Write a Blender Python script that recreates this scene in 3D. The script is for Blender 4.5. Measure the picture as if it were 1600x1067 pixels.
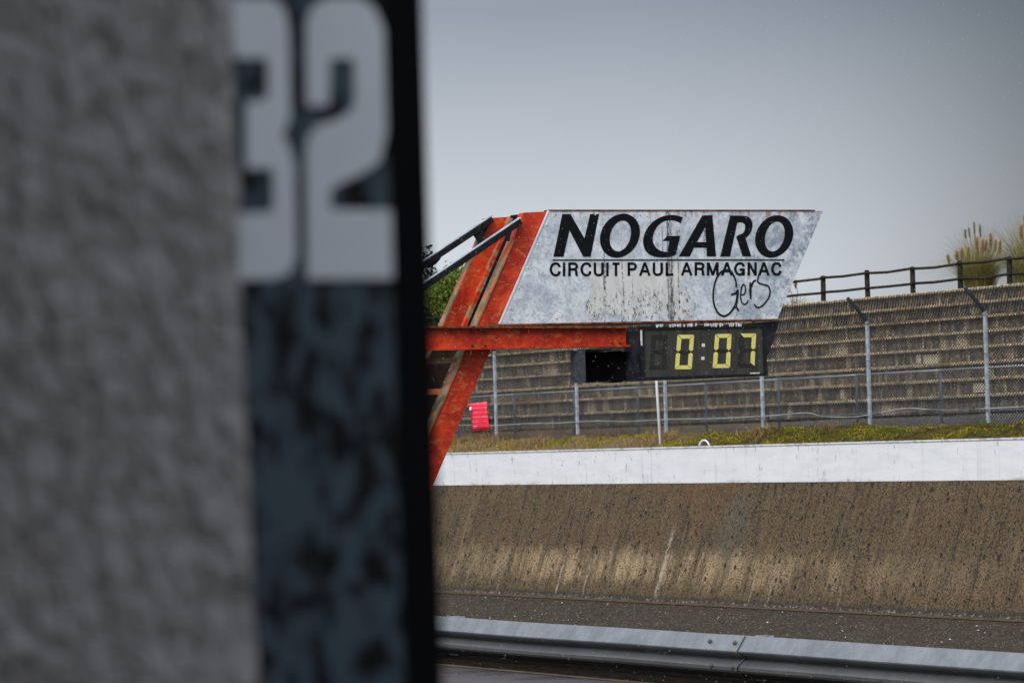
import bpy, bmesh, math, random
from mathutils import Vector, Matrix, noise as mnoise
R_ = random.Random(7)
sc = bpy.context.scene
for o in list(bpy.data.objects):
    bpy.data.objects.remove(o, do_unlink=True)
COL = sc.collection

# ------------------------------------------------------------------ camera
FPX = 5333.0                       # focal length in pixels of a 1600 px wide frame (120 mm lens)
YAW, PITCH, ROLL = math.radians(28.8193), math.radians(1.83984), 0.027
EYE = Vector((0, 0, 1.8))
_f = Vector((math.sin(YAW)*math.cos(PITCH), math.cos(YAW)*math.cos(PITCH), math.sin(PITCH)))
_r0 = Vector((math.cos(YAW), -math.sin(YAW), 0))
_u0 = _r0.cross(_f)
CR = math.cos(ROLL)*_r0 - math.sin(ROLL)*_u0
CU = math.sin(ROLL)*_r0 + math.cos(ROLL)*_u0
cam = bpy.data.cameras.new('camera')
cam.sensor_width = 36.0
cam.lens = FPX/1600*36
cam.clip_start = 0.05
cam.clip_end = 6000
cam.dof.use_dof = True
cam.dof.focus_distance = 34.0
cam.dof.aperture_fstop = 9.0
co = bpy.data.objects.new('camera', cam)
COL.objects.link(co)
co.matrix_world = Matrix(((CR.x, CU.x, -_f.x, EYE.x), (CR.y, CU.y, -_f.y, EYE.y), (CR.z, CU.z, -_f.z, EYE.z), (0, 0, 0, 1)))
sc.camera = co

# ------------------------------------------------------------------ sky, sun, exposure
SUN_EL, SUN_AZ = math.radians(42), math.radians(-128)     # azimuth measured from +Y towards +X (high over the pit side, behind the camera)
w = bpy.data.worlds.new('World')
sc.world = w
w.use_nodes = True
wt = w.node_tree
wt.nodes.clear()
def wn(t, **k):
    n = wt.nodes.new(t)
    for a, b in k.items():
        setattr(n, a, b)
    return n
w_out = wn('ShaderNodeOutputWorld')
w_bg = wn('ShaderNodeBackground')
w_bg.inputs['Strength'].default_value = 0.10
sky = wn('ShaderNodeTexSky', sky_type='NISHITA')
sky.sun_disc = False
sky.sun_elevation = SUN_EL
sky.sun_rotation = SUN_AZ
sky.dust_density = 3.0
tc = wn('ShaderNodeTexCoord')
sep = wn('ShaderNodeSeparateXYZ')
wt.links.new(tc.outputs['Generated'], sep.inputs[0])
# overcast deck: pale haze along the horizon, heavier grey cloud above it, brighter again overhead
ramp = wn('ShaderNodeValToRGB')
ramp.color_ramp.elements[0].position = 0.0
ramp.color_ramp.elements[0].color = (4.25, 4.45, 4.85, 1)
ramp.color_ramp.elements[1].position = 1.0
ramp.color_ramp.elements[1].color = (17, 18, 19.6, 1)
for p_, c_ in ((0.05, (3.7, 3.9, 4.3, 1)), (0.13, (1.5, 1.63, 1.9, 1)), (0.3, (7.5, 7.9, 8.6, 1)), (0.6, (14.6, 15.6, 17.0, 1))):
    e = ramp.color_ramp.elements.new(p_)
    e.color = c_
wt.links.new(sep.outputs['Z'], ramp.inputs['Fac'])
# thin place in the cloud where the light comes through, low over the far end of the circuit
GLOW = (_f*5333 + CR*(760-800) + CU*(533-330)).normalized()
dot = wn('ShaderNodeVectorMath', operation='DOT_PRODUCT')
dot.inputs[1].default_value = GLOW
wt.links.new(tc.outputs['Generated'], dot.inputs[0])
mr = wn('ShaderNodeMapRange', interpolation_type='SMOOTHSTEP')
mr.inputs['From Min'].default_value = math.cos(math.radians(10.5))
mr.inputs['From Max'].default_value = 1.0
mr.inputs['To Min'].default_value = 0.30
mr.inputs['To Max'].default_value = 1.0
wt.links.new(dot.outputs['Value'], mr.inputs['Value'])
cn = wn('ShaderNodeTexNoise')
cn.inputs['Scale'].default_value = 5.0
cn.inputs['Detail'].default_value = 4.0
wt.links.new(tc.outputs['Generated'], cn.inputs['Vector'])
cr = wn('ShaderNodeMapRange')
cr.inputs['To Min'].default_value = 0.85
cr.inputs['To Max'].default_value = 1.15
wt.links.new(cn.outputs['Fac'], cr.inputs['Value'])
mul = wn('ShaderNodeMath', operation='MULTIPLY')
wt.links.new(mr.outputs[0], mul.inputs[0])
wt.links.new(cr.outputs[0], mul.inputs[1])
deck = wn('ShaderNodeVectorMath', operation='SCALE')
wt.links.new(ramp.outputs['Color'], deck.inputs[0])
wt.links.new(mul.outputs[0], deck.inputs['Scale'])
mixs = wn('ShaderNodeMix', data_type='RGBA')
mixs.inputs[0].default_value = 0.9
wt.links.new(sky.outputs['Color'], mixs.inputs[6])
wt.links.new(deck.outputs['Vector'], mixs.inputs[7])
wt.links.new(mixs.outputs[2], w_bg.inputs['Color'])
wt.links.new(w_bg.outputs[0], w_out.inputs['Surface'])

sun = bpy.data.lights.new('sun', 'SUN')
sun.energy = 1.5
sun.angle = math.radians(25)
sun.color = (1.0, 0.985, 0.965)
so = bpy.data.objects.new('sun', sun)
COL.objects.link(so)
sd = Vector((math.sin(SUN_AZ)*math.cos(SUN_EL), math.cos(SUN_AZ)*math.cos(SUN_EL), math.sin(SUN_EL)))
so.rotation_euler = sd.to_track_quat('Z', 'Y').to_euler()
so.location = sd*50

sc.render.engine = 'CYCLES'
sc.view_settings.view_transform = 'Standard'
sc.view_settings.look = 'None'
sc.view_settings.gamma = 1
sc.view_settings.use_curve_mapping = False
sc.view_settings.exposure = 0.9

# ------------------------------------------------------------------ helpers
def ray(px, py):
    return _f + (px-800)/FPX*CR - (py-533.5)/FPX*CU
def PY(px, py, Y):                  # survey: measured photo point on a plane across the track (y = Y)
    d = ray(px, py)
    return EYE + d*(Y/d.y)
def PX(px, py, X):                  # the same on a plane along the track (x = X)
    d = ray(px, py)
    return EYE + d*(X/d.x)

BASE = {}
def thing(name, label, cat, loc, group=None):
    o = bpy.data.objects.new(name, None)
    o.empty_display_size = 0.2
    COL.objects.link(o)
    o.location = loc
    BASE[o.name] = Vector(loc)
    tag(o, label, cat, group)
    return o
def tag(o, label=None, cat=None, group=None, kind=None):
    if label: o['label'] = label
    if cat: o['category'] = cat
    if group: o['group'] = group
    if kind: o['kind'] = kind
    return o

class MB:
    def __init__(s):
        s.v, s.f = [], []
    def add(s, vs, fs):
        n = len(s.v)
        s.v += [tuple(p) for p in vs]
        s.f += [tuple(i+n for i in f) for f in fs]
        return s
    def box(s, a, b):
        x0, y0, z0 = a; x1, y1, z1 = b
        return s.add([(x0,y0,z0),(x1,y0,z0),(x1,y1,z0),(x0,y1,z0),(x0,y0,z1),(x1,y0,z1),(x1,y1,z1),(x0,y1,z1)],
                     [(0,3,2,1),(4,5,6,7),(0,1,5,4),(1,2,6,5),(2,3,7,6),(3,0,4,7)])
    def bar(s, p, q, w, h, up=(0,0,1)):          # rectangular bar from p to q
        p, q = Vector(p), Vector(q)
        d = (q-p).normalized()
        sd_ = d.cross(Vector(up)).normalized()
        u = sd_.cross(d)
        vs = []
        for c in (p, q):
            for a, b in ((-1,-1),(1,-1),(1,1),(-1,1)):
                vs.append(c + sd_*(a*w/2) + u*(b*h/2))
        return s.add(vs, [(0,3,2,1),(4,5,6,7),(0,1,5,4),(1,2,6,5),(2,3,7,6),(3,0,4,7)])
    def tube(s, pts, r, n=8, cap=True):
        pts = [Vector(p) for p in pts]
        rr = r if isinstance(r, (list, tuple)) else [r]*len(pts)
        vs, fs = [], []
        ref = None
        for i, p in enumerate(pts):
            d = (pts[min(i+1, len(pts)-1)] - pts[max(i-1, 0)]).normalized()
            if ref is None or abs(ref.dot(d)) > .95:
                ref = Vector((0,0,1)) if abs(d.z) < .9 else Vector((1,0,0))
            a = d.cross(ref).normalized(); b = d.cross(a)
            for k in range(n):
                t = 2*math.pi*k/n
                vs.append(p + (a*math.cos(t)+b*math.sin(t))*rr[i])
        for i in range(len(pts)-1):
            for k in range(n):
                k2 = (k+1) % n
                fs.append((i*n+k, i*n+k2, (i+1)*n+k2, (i+1)*n+k))
        if cap:
            fs.append(tuple(range(n)))
            fs.append(tuple(range(len(pts)*n-1, (len(pts)-1)*n-1, -1)))
        return s.add(vs, fs)
    def build(s, name, mat, parent=None, base=None, smooth=False, bevel=0, fix=True):
        b = Vector(base) if base is not None else (BASE.get(parent.name, Vector((0,0,0))) if parent else Vector((0,0,0)))
        me = bpy.data.meshes.new(name)
        me.from_pydata([(x-b.x, y-b.y, z-b.z) for x, y, z in s.v], [], s.f)
        if fix or bevel:
            bm = bmesh.new(); bm.from_mesh(me)
            if fix: bmesh.ops.recalc_face_normals(bm, faces=bm.faces)
            if bevel:
                bmesh.ops.bevel(bm, geom=list(bm.edges), offset=bevel, segments=2, affect='EDGES', profile=.5)
            bm.to_mesh(me); bm.free()
        if mat: me.materials.append(mat)
        if smooth:
            for p in me.polygons: p.use_smooth = True
        o = bpy.data.objects.new(name, me)
        COL.objects.link(o)
        if parent:
            o.parent = parent
            BASE[o.name] = b
        elif base is not None:
            o.location = b
            BASE[o.name] = b
        return o

def prism(poly, Y0, Y1, holes=()):
    """polygon of (x,z) extruded along y from Y0 (near) to Y1; holes are further polygons"""
    bm = bmesh.new()
    edges = []
    for lp in [poly]+list(holes):
        vs = [bm.verts.new((x, Y0, z)) for x, z in lp]
        for i in range(len(vs)):
            edges.append(bm.edges.new((vs[i], vs[(i+1) % len(vs)])))
    bmesh.ops.triangle_fill(bm, use_beauty=True, use_dissolve=False, edges=edges)
    r = bmesh.ops.extrude_face_region(bm, geom=list(bm.faces))
    for e in r['geom']:
        if isinstance(e, bmesh.types.BMVert):
            e.co.y = Y1
    bm.verts.index_update()
    m = MB()
    m.add([v.co.copy() for v in bm.verts], [tuple(v.index for v in f.verts) for f in bm.faces])
    bm.free()
    return m
def xz(pts, Y):                     # measured points -> (x,z) on plane y = Y
    out = []
    for px, py in pts:
        p = PY(px, py, Y)
        out.append((p.x, p.z))
    return out
def clone(o, parent=None, loc=None):
    c = o.copy()
    COL.objects.link(c)
    if parent: c.parent = parent
    if loc is not None: c.location = loc
    return c

# ------------------------------------------------------------------ material toolkit
class NT:
    def __init__(s, name, rough=.8, spec=.3, metal=0.0):
        s.m = bpy.data.materials.new(name)
        s.m.use_nodes = True
        s.t = s.m.node_tree
        s.b = s.t.nodes['Principled BSDF']
        s.b.inputs['Roughness'].default_value = rough
        s.b.inputs['Specular IOR Level'].default_value = spec
        s.b.inputs['Metallic'].default_value = metal
        s._o = None
    def n(s, t, **k):
        x = s.t.nodes.new(t)
        for a, b in k.items(): setattr(x, a, b)
        return x
    def link(s, a, b):
        if isinstance(a, (int, float)): b.default_value = a
        elif isinstance(a, (tuple, list)): b.default_value = tuple(a) if len(a) == len(b.default_value) else tuple(a)+(1,)
        else: s.t.links.new(a, b)
    def obj(s):
        if s._o is None: s._o = s.n('ShaderNodeTexCoord').outputs['Object']
        return s._o
    def rnd(s):
        return s.n('ShaderNodeObjectInfo').outputs['Random']
    def objr(s):                    # object coordinates shifted by a random amount per object
        v = s.n('ShaderNodeVectorMath', operation='MULTIPLY_ADD')
        cmb = s.n('ShaderNodeCombineXYZ')
        r = s.rnd()
        for i in range(3): s.link(s.math('MULTIPLY', r, (37.0, 91.0, 53.0)[i]), cmb.inputs[i])
        s.link(s.obj(), v.inputs[0]); v.inputs[1].default_value = (1,1,1); s.link(cmb.outputs[0], v.inputs[2])
        return v.outputs[0]
    def map(s, v, scale=(1,1,1), rot=(0,0,0), loc=(0,0,0)):
        x = s.n('ShaderNodeMapping')
        s.link(v, x.inputs['Vector'])
        x.inputs['Scale'].default_value = scale; x.inputs['Rotation'].default_value = rot; x.inputs['Location'].default_value = loc
        return x.outputs[0]
    def noise(s, v, scale=5, detail=6, rough=.6, dist=0, col=False):
        x = s.n('ShaderNodeTexNoise')
        s.link(v, x.inputs['Vector'])
        x.inputs['Scale'].default_value = scale; x.inputs['Detail'].default_value = detail
        x.inputs['Roughness'].default_value = rough; x.inputs['Distortion'].default_value = dist
        return x.outputs['Color'] if col else x.outputs['Fac']
    def vor(s, v, scale=5, feature='F1', rnd=1.0, out='Distance'):
        x = s.n('ShaderNodeTexVoronoi', feature=feature)
        s.link(v, x.inputs['Vector'])
        x.inputs['Scale'].default_value = scale; x.inputs['Randomness'].default_value = rnd
        return x.outputs[out]
    def ss(s, v, a, b, lo=0., hi=1.):      # smoothstep a->b
        x = s.n('ShaderNodeMapRange', interpolation_type='SMOOTHSTEP')
        s.link(v, x.inputs['Value'])
        inv = a > b
        x.inputs['From Min'].default_value = min(a, b); x.inputs['From Max'].default_value = max(a, b)
        x.inputs['To Min'].default_value = hi if inv else lo; x.inputs['To Max'].default_value = lo if inv else hi
        return x.outputs[0]
    def math(s, op, a, b=0.):
        x = s.n('ShaderNodeMath', operation=op)
        s.link(a, x.inputs[0]); s.link(b, x.inputs[1])
        return x.outputs[0]
    def mul(s, *a):
        r = a[0]
        for b in a[1:]: r = s.math('MULTIPLY', r, b)
        return r
    def mx(s, *a):
        r = a[0]
        for b in a[1:]: r = s.math('MAXIMUM', r, b)
        return r
    def mix(s, f, a, b, blend='MIX'):
        x = s.n('ShaderNodeMix', data_type='RGBA', blend_type=blend)
        s.link(f, x.inputs[0]); s.link(a, x.inputs[6]); s.link(b, x.inputs[7])
        return x.outputs[2]
    def sep(s, v):
        x = s.n('ShaderNodeSeparateXYZ'); s.link(v, x.inputs[0])
        return x.outputs
    def col(s, c): s.link(c, s.b.inputs['Base Color']); return s
    def rough(s, v): s.link(v, s.b.inputs['Roughness']); return s
    def bump(s, h, strength=.5, dist=.02):
        x = s.n('ShaderNodeBump')
        x.inputs['Strength'].default_value = strength; x.inputs['Distance'].default_value = dist
        s.link(h, x.inputs['Height'])
        s.t.links.new(x.outputs[0], s.b.inputs['Normal'])
        return s

def simple(name, c, rough=.7, spec=.3, metal=0., var=.25, scale=8., bump=0.):
    k = NT(name, rough, spec, metal)
    nz = k.noise(k.objr(), scale, 5)
    d = tuple(x*(1-var) for x in c); l = tuple(min(1, x*(1+var)) for x in c)
    k.col(k.mix(k.ss(nz, .3, .7), d, l))
    if bump: k.bump(nz, bump, .02)
    return k.m

MAT = {}
# red gantry paint: worn, orange rust blooms, pale chalking, green lichen on some faces
def red_paint(name, lichen=0.0, dark=False):
    k = NT(name, .5, .4)
    o = k.objr()
    n1 = k.noise(o, 3.5, 8, .65, .6)
    n2 = k.noise(o, 22, 6, .7)
    n3 = k.noise(k.map(o, (1, 1, 2.2), rot=(0, .42, 0)), 9, 7, .7, .3)
    c = k.mix(k.ss(n1, .38, .62), (.33, .014, .004), (.60, .045, .010))
    c = k.mix(k.ss(n3, .50, .66, 0, .8), c, (.50, .14, .03))
    c = k.mix(k.mul(k.ss(n2, .56, .68), .55), c, (.16, .035, .016))
    c = k.mix(k.mul(k.ss(k.noise(o, 55, 3), .66, .74), .6), c, (.62, .32, .2))
    if lichen:
        l = k.mul(k.ss(k.noise(o, 7, 6, .7), .56-.1*lichen, .62-.1*lichen), .8)
        c = k.mix(l, c, (.24, .25, .13))
    k.col(c); k.rough(k.ss(n2, .3, .7, .35, .65)); k.bump(n2, .25, .01)
    return k.m
MAT['red'] = red_paint('red paint')
MAT['red_lichen'] = red_paint('red paint lichen', 1.0)
k = NT('rusty edge', .8, .2)
o_ = k.objr(); n_ = k.noise(o_, 14, 7, .7)
k.col(k.mix(k.ss(n_, .35, .65), (.05, .018, .01), (.27, .09, .03))); k.bump(n_, .4, .01)
MAT['rust'] = k.m
k = NT('weathered tan steel', .75, .25)
o_ = k.objr(); n_ = k.noise(o_, 9, 7, .7); n2_ = k.noise(o_, 4, 4)
k.col(k.mix(k.ss(n2_, .5, .6), k.mix(k.ss(n_, .4, .65), (.17, .11, .06), (.30, .22, .13)), (.48, .13, .06)))
MAT['tan_steel'] = k.m
MAT['dark_brown'] = simple('dark brown steel', (.030, .014, .010), .6, .3, 0, .5, 12)
MAT['dark_steel'] = simple('wet dark steel', (.012, .012, .014), .6, .2, 0, .5, 14)
MAT['slate'] = simple('slate painted steel', (.045, .052, .065), .45, .4, 0, .35, 16)
MAT['slate_dark'] = simple('dark navy painted steel', (.018, .021, .028), .4, .4, 0, .5, 20)
MAT['black'] = simple('matt black interior', (.004, .004, .0045), .8, .1, 0, .3, 10)
MAT['ink'] = simple('black lettering vinyl', (.006, .007, .009), .6, .12, 0, .4, 40)
MAT['marker'] = simple('black marker ink', (.007, .008, .010), .5, .3, 0, .2, 40)
MAT['galv'] = simple('galvanised steel post', (.42, .47, .54), .42, .5, .3, .3, 10)
MAT['galv_light'] = simple('bright galvanised pipe', (.66, .71, .77), .35, .5, .3, .15, 10)
MAT['blue_post'] = simple('blue grey painted post', (.12, .16, .22), .5, .4, 0, .25, 10)
MAT['wire'] = simple('chain link wire', (.055, .057, .062), .5, .5, .2, .3, 3)
MAT['cable'] = simple('plastic covered cable', (.33, .37, .35), .5, .4, 0, .3, 3)
MAT['white_pole'] = simple('white painted pole', (.80, .82, .85), .4, .4, 0, .06, 6)

# sign board: galvanised sheet gone blue grey, old cream film peeling off the lower middle
def sign_metal():
    k = NT('weathered sign sheet', .5, .35, .0)
    o = k.obj()
    x, y, z = k.sep(o)
    n1 = k.noise(o, 5, 9, .72, .4); n2 = k.noise(o, 38, 6, .75); n3 = k.noise(k.map(o, (1, 1, .35)), 9, 7, .7)
    c = k.mix(k.ss(n1, .32, .68), (.40, .46, .54), (.78, .82, .87))
    c = k.mix(k.ss(n2, .48, .62, 0, .55), c, (.22, .27, .33))
    # darker mottling to the right end
    rgt = k.mul(k.ss(x, 2.1, 3.5), k.ss(k.noise(o, 4.5, 8, .75), .47, .58))
    c = k.mix(k.mul(rgt, .75), c, (.17, .215, .27))
    # cream film with a torn outline
    xx = k.math('ADD', x, k.mul(k.math('SUBTRACT', k.noise(o, 3.2, 7, .75), .5), .75))
    zz = k.math('ADD', z, k.mul(k.math('SUBTRACT', k.noise(k.map(o, loc=(4, 0, 9)), 3.0, 7, .75), .5), .5))
    film = k.mul(k.ss(xx, 1.02, 1.06), k.ss(xx, 2.15, 2.08), k.ss(zz, .07, .10), k.ss(zz, .60, .54))
    c = k.mix(k.mul(film, .85), c, k.mix(k.ss(n3, .35, .65), (.60, .595, .57), (.76, .755, .74)))
    # black peel marks round the film's lower edge and along streaks
    edge = k.mul(k.ss(xx, .98, 1.08), k.ss(xx, 2.25, 2.1), k.ss(zz, .0, .06), k.ss(zz, .42, .20))
    pk = k.mul(edge, k.ss(k.noise(k.map(o, (1.5, 1, .8)), 26, 8, .85), .53, .57))
    st = k.mul(k.ss(k.noise(k.map(o, (6, 1, .25)), 3.2, 4, .6), .56, .62), k.ss(k.noise(o, 30, 6, .85), .48, .52), k.ss(xx, 1.0, 1.1), k.ss(xx, 2.6, 2.3))
    c = k.mix(k.mx(pk, k.mul(st, .9)), c, (.02, .024, .03))
    seam = k.mul(k.ss(k.math('ABSOLUTE', k.math('SUBTRACT', k.math('ADD', x, k.mul(k.math('SUBTRACT', n1, .5), .06)), 1.945)), .045, .015), k.ss(k.noise(k.map(o, (2, 1, .7)), 24, 7, .85), .46, .52))
    c = k.mix(k.mul(seam, .85), c, (.035, .04, .05))
    spk = k.ss(k.noise(o, 60, 4, .8), .70, .74)
    c = k.mix(k.mul(spk, .6), c, (.08, .09, .10))
    # rust bleeding from the top and bottom edge flanges
    rt = k.mul(k.ss(z, 1.02, 1.12), k.ss(k.noise(k.map(o, (3, 1, .6)), 4, 6, .7), .50, .62))
    c = k.mix(k.mul(rt, .7), c, (.30, .15, .06))
    k.col(c); k.rough(k.ss(n1, .3, .7, .4, .6)); k.bump(n2, .12, .01)
    return k.m
MAT['sign'] = sign_metal()

def clock_glass():
    k = NT('display face', .22, .45)
    o = k.obj()
    n = k.noise(k.map(o, (1, 1, .15)), 14, 6, .7); n2 = k.noise(o, 50, 5, .8)
    c = k.mix(k.ss(n, .3, .7), (.030, .031, .027), (.060, .061, .053))
    c = k.mix(k.ss(n2, .58, .75, 0, .5), c, (.09, .095, .085))
    k.col(c); k.rough(k.ss(n2, .3, .7, .18, .4))
    return k.m
MAT['clock_face'] = clock_glass()
MAT['clock_frame'] = simple('black display frame', (.008, .009, .013), .35, .45, 0, .4, 25)
MAT['ghost'] = simple('unlit segment', (.027, .027, .024), .6, .2, 0, .5, 60)
MAT['yellow'] = simple('yellow segment', (.72, .66, .20), .5, .3, 0, .10, 30)
MAT['cream'] = simple('cream dot', (.75, .68, .48), .5, .3, 0, .1, 30)
MAT['flake'] = simple('flaking white paint', (.62, .62, .62), .7, .2, 0, .3, 60)

def brown_wall():
    k = NT('stained banked concrete', .62, .38)
    o = k.obj(); x, y, z = k.sep(o)            # origin: foot of the wall at the camera's y
    n1 = k.noise(o, 2.0, 9, .7); n2 = k.noise(o, 26, 8, .75); n3 = k.noise(o, 9, 6, .7)
    st = k.noise(k.map(o, (1, 7, .45)), 1.0, 7, .7)
    c = k.mix(k.ss(n2, .40, .60), (.028, .018, .009), (.170, .115, .054))
    c = k.mix(k.ss(n1, .40, .7, 0, .35), c, (.055, .040, .023))
    c = k.mix(k.mul(k.ss(st, .50, .62, 0, .8), k.ss(n2, .68, .45)), c, (.018, .014, .010))
    lst = k.noise(k.map(o, (1, 2.6, .12)), 1.0, 6, .7, .3)
    c = k.mix(k.ss(lst, .56, .70, 0, .28), c, (.27, .19, .095))
    # pale worn band in the lower third, fading to the right
    zb = k.math('ADD', z, k.mul(k.math('SUBTRACT', k.noise(k.map(o, (1, 2.2, .8)), 1.6, 7, .7), .5), .9))
    band = k.mul(k.ss(zb, .25, .60), k.ss(zb, 1.25, .85), k.ss(k.math('ABSOLUTE', k.math('SUBTRACT', y, 63.5)), 12, 2, .22, 1.0), k.ss(n2, .36, .56), k.ss(k.noise(k.map(o, (1, 2.2, .25)), 1.0, 6, .7), .40, .60, .1, 1.0))
    c = k.mix(k.mul(band, .82), c, (.46, .33, .19))
    # rust and green bleed
    def blob(y0, z0, sy, sz):
        a = k.math('DIVIDE', k.math('SUBTRACT', y, y0), sy); b = k.math('DIVIDE', k.math('SUBTRACT', z, z0), sz)
        r = k.math('ADD', k.mul(a, a), k.mul(b, b))
        return k.mul(k.ss(r, 1.0, 0.0), k.ss(n3, .25, .65))
    c = k.mix(k.mul(blob(61.0, 2.3, 1.7, .8), k.ss(k.noise(k.map(o, (1, 4, .4)), 1.2, 6, .7), .40, .62), .8), c, (.16, .065, .022))
    c = k.mix(k.mul(blob(59.8, 1.5, .8, 1.2), k.ss(st, .40, .58), .5), c, (.12, .13, .095))
    # lime streaks with their own places
    for y0, za, zb_, wd in ((62.15, .05, 1.75, .085), (65.25, .05, .95, .045), (66.45, .05, 1.1, .04), (69.2, .06, .5, .04),
                            (57.8, .05, .55, .035), (55.3, .05, .5, .03), (58.5, .05, 1.0, .03), (52.4, .05, .4, .03), (64.0, .5, 1.1, .03)):
        d = k.math('ABSOLUTE', k.math('SUBTRACT', k.math('ADD', y, k.mul(k.math('SUBTRACT', n3, .5), .12)), y0))
        f = k.mul(k.ss(d, wd*1.25, wd*.3), k.ss(z, za-.03, za+.03), k.ss(z, zb_, zb_-.5), k.ss(n2, .38, .55), k.ss(k.noise(k.map(o, (1, 3, 2)), 3, 6, .75), .38, .56, .15, 1.))
        c = k.mix(k.mul(f, .8), c, (.46, .40, .31))
    # pits: dark open pores, larger ones scattered
    v1 = k.vor(k.map(o, (1, 1, .8)), 4.6); g1 = k.noise(o, 1.3, 3)
    p1 = k.mul(k.ss(v1, .24, .14), k.ss(k.vor(k.map(o, (1, 1, .8)), 4.6, out='Color'), .35, .45))
    v2 = k.vor(k.map(o, (1, 1, .5)), 13.); p2 = k.mul(k.ss(v2, .30, .17), k.ss(k.noise(o, 1.7, 4), .34, .52))
    pit = k.mx(p1, k.mul(p2, .85))
    c = k.mix(k.mul(pit, .9), c, (.014, .012, .010))
    sp = k.ss(k.vor(o, 24.), .10, .05)
    c = k.mix(k.mul(sp, k.ss(n3, .5, .6), .8), c, (.42, .36, .27))
    # wet black foot with a white crust
    ft = k.ss(k.math('ADD', z, k.mul(n3, .12)), .27, .15)
    c = k.mix(k.mul(ft, .8), c, (.022, .021, .018))
    cr_ = k.mul(k.ss(k.math('ADD', z, k.mul(n2, .10)), .17, .11), k.ss(k.noise(k.map(o, (1, 1, 2)), 12, 7, .8), .52, .60))
    c = k.mix(k.mul(cr_, .8), c, (.42, .40, .36))
    k.col(c); k.rough(k.ss(n1, .3, .7, .45, .75))
    k.bump(k.math('SUBTRACT', k.mul(n2, .6), pit), .8, .04)
    return k.m
MAT['brown_wall'] = brown_wall()

def white_wall():
    k = NT('white painted parapet', .55, .3)
    o = k.obj(); x, y, z = k.sep(o)
    n1 = k.noise(k.map(o, (1, .6, 2.5)), 2.0, 8, .7); st = k.noise(k.map(o, (1, 5, .3)), 1.0, 6, .7); n2 = k.noise(o, 30, 5, .8)
    c = k.mix(k.ss(n1, .35, .7), (.84, .86, .89), (.74, .765, .80))
    c = k.mix(k.ss(st, .55, .72, 0, .40), c, (.48, .50, .53))
    ln = k.noise(k.map(o, (1, 1.1, .16)), 1.0, 5, .6)
    crack = k.mul(k.ss(k.math('ABSOLUTE', k.math('SUBTRACT', ln, .5)), .006, .002), k.ss(k.noise(o, 5, 7, .8), .50, .60))
    c = k.mix(k.mul(crack, .75), c, (.16, .17, .18))
    top = k.mul(k.ss(z, 3.22, 3.29), k.ss(k.noise(k.map(o, (1, 2, 4)), 2.4, 7, .75), .47, .60))
    c = k.mix(k.mul(top, .6), c, (.30, .28, .27))
    bot = k.mul(k.ss(z, 2.60, 2.54), k.ss(n1, .5, .65))
    c = k.mix(k.mul(bot, .5), c, (.35, .30, .24))
    sk = k.ss(k.noise(k.map(o, (1, 3, 1)), 16, 6, .8), .72, .75)
    c = k.mix(k.mul(sk, .4), c, (.22, .22, .22))
    k.col(c); k.bump(n1, .15, .02)
    return k.m
MAT['white_wall'] = white_wall()

def terrace_concrete():
    k = NT('mossy terrace concrete', .85, .2)
    o = k.objr()
    n2 = k.noise(o, 16, 8, .8); st = k.noise(k.map(o, (1, 3.2, .9)), 1.6, 8, .75, .8); st2 = k.noise(k.map(o, (1, 2.4, .35)), 1.1, 5, .65, .3); nb = k.noise(o, 2.4, 7, .75)
    c = k.mix(k.ss(n2, .40, .62), (.055, .040, .024), (.42, .315, .185))
    c = k.mix(k.mul(k.ss(st, .44, .56), k.ss(nb, .36, .58, .5, 1.0), .94), c, (.013, .013, .014))
    c = k.mix(k.mul(k.ss(st2, .555, .61), k.ss(n2, .38, .52), .8), c, (.62, .52, .36))
    r = k.rnd()
    c = k.mix(k.ss(r, .0, 1.0, 0, .35), c, (.05, .047, .043))
    k.col(c); k.bump(n2, .4, .02)
    return k.m
MAT['terrace'] = terrace_concrete()
k = NT('terrace tread edge', .85, .2)
o_ = k.objr(); n_ = k.noise(o_, 9, 8, .75); m_ = k.noise(k.map(o_, (1, .25, 1)), 1.4, 6, .7)
c_ = k.mix(k.ss(n_, .38, .62), (.16, .12, .07), (.68, .54, .35))
c_ = k.mix(k.ss(m_, .54, .64, 0, .8), c_, (.22, .125, .025))
c_ = k.mix(k.ss(k.noise(o_, 3, 5), .55, .68, 0, .7), c_, (.06, .055, .045))
k.col(c_); k.bump(n_, .4, .02)
MAT['tread'] = k.m
MAT['patch'] = simple('pale repair mortar', (.52, .47, .36), .8, .2, 0, .2, 9)

# grounds
def asphalt():
    k = NT('wet asphalt', .3, .5)
    o = k.obj(); n = k.noise(o, 60, 5, .8); n1 = k.noise(o, 1.2, 5)
    c = k.mix(k.ss(n, .35, .7), (.030, .026, .026), (.065, .056, .056))
    k.col(k.mix(k.ss(n1, .4, .6, 0, .4), c, (.05, .042, .042))); k.rough(k.ss(n1, .35, .65, .22, .42)); k.bump(n, .3, .004)
    return k.m
MAT['asphalt'] = asphalt()
def runoff():
    k = NT('coarse wet runoff', .9, .08)
    o = k.obj()
    o2 = k.map(o, (1, 1, 1))
    cell = k.vor(o2, 26., out='Color'); d = k.vor(o2, 26.); n1 = k.noise(o, .7, 6, .7); nf = k.noise(o, 40, 4, .8)
    r, g, b = k.sep(cell)
    c = k.mix(k.ss(nf, .3, .7), (.017, .013, .010), (.058, .045, .035))
    c = k.mix(k.mul(k.ss(r, .80, .86), .75), c, (.17, .14, .10))
    c = k.mix(k.mul(k.ss(g, .985, .99), k.ss(d, .5, .35)), c, (.5, .46, .40))
    c = k.mix(k.ss(n1, .45, .7, 0, .5), c, (.035, .027, .020))
    k.col(c); k.bump(k.math('SUBTRACT', 1.0, d), .5, .03)
    return k.m
MAT['runoff'] = runoff()
MAT['soil'] = simple('dark wet soil', (.014, .011, .008), .95, .02, 0, .6, 18, .6)
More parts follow.
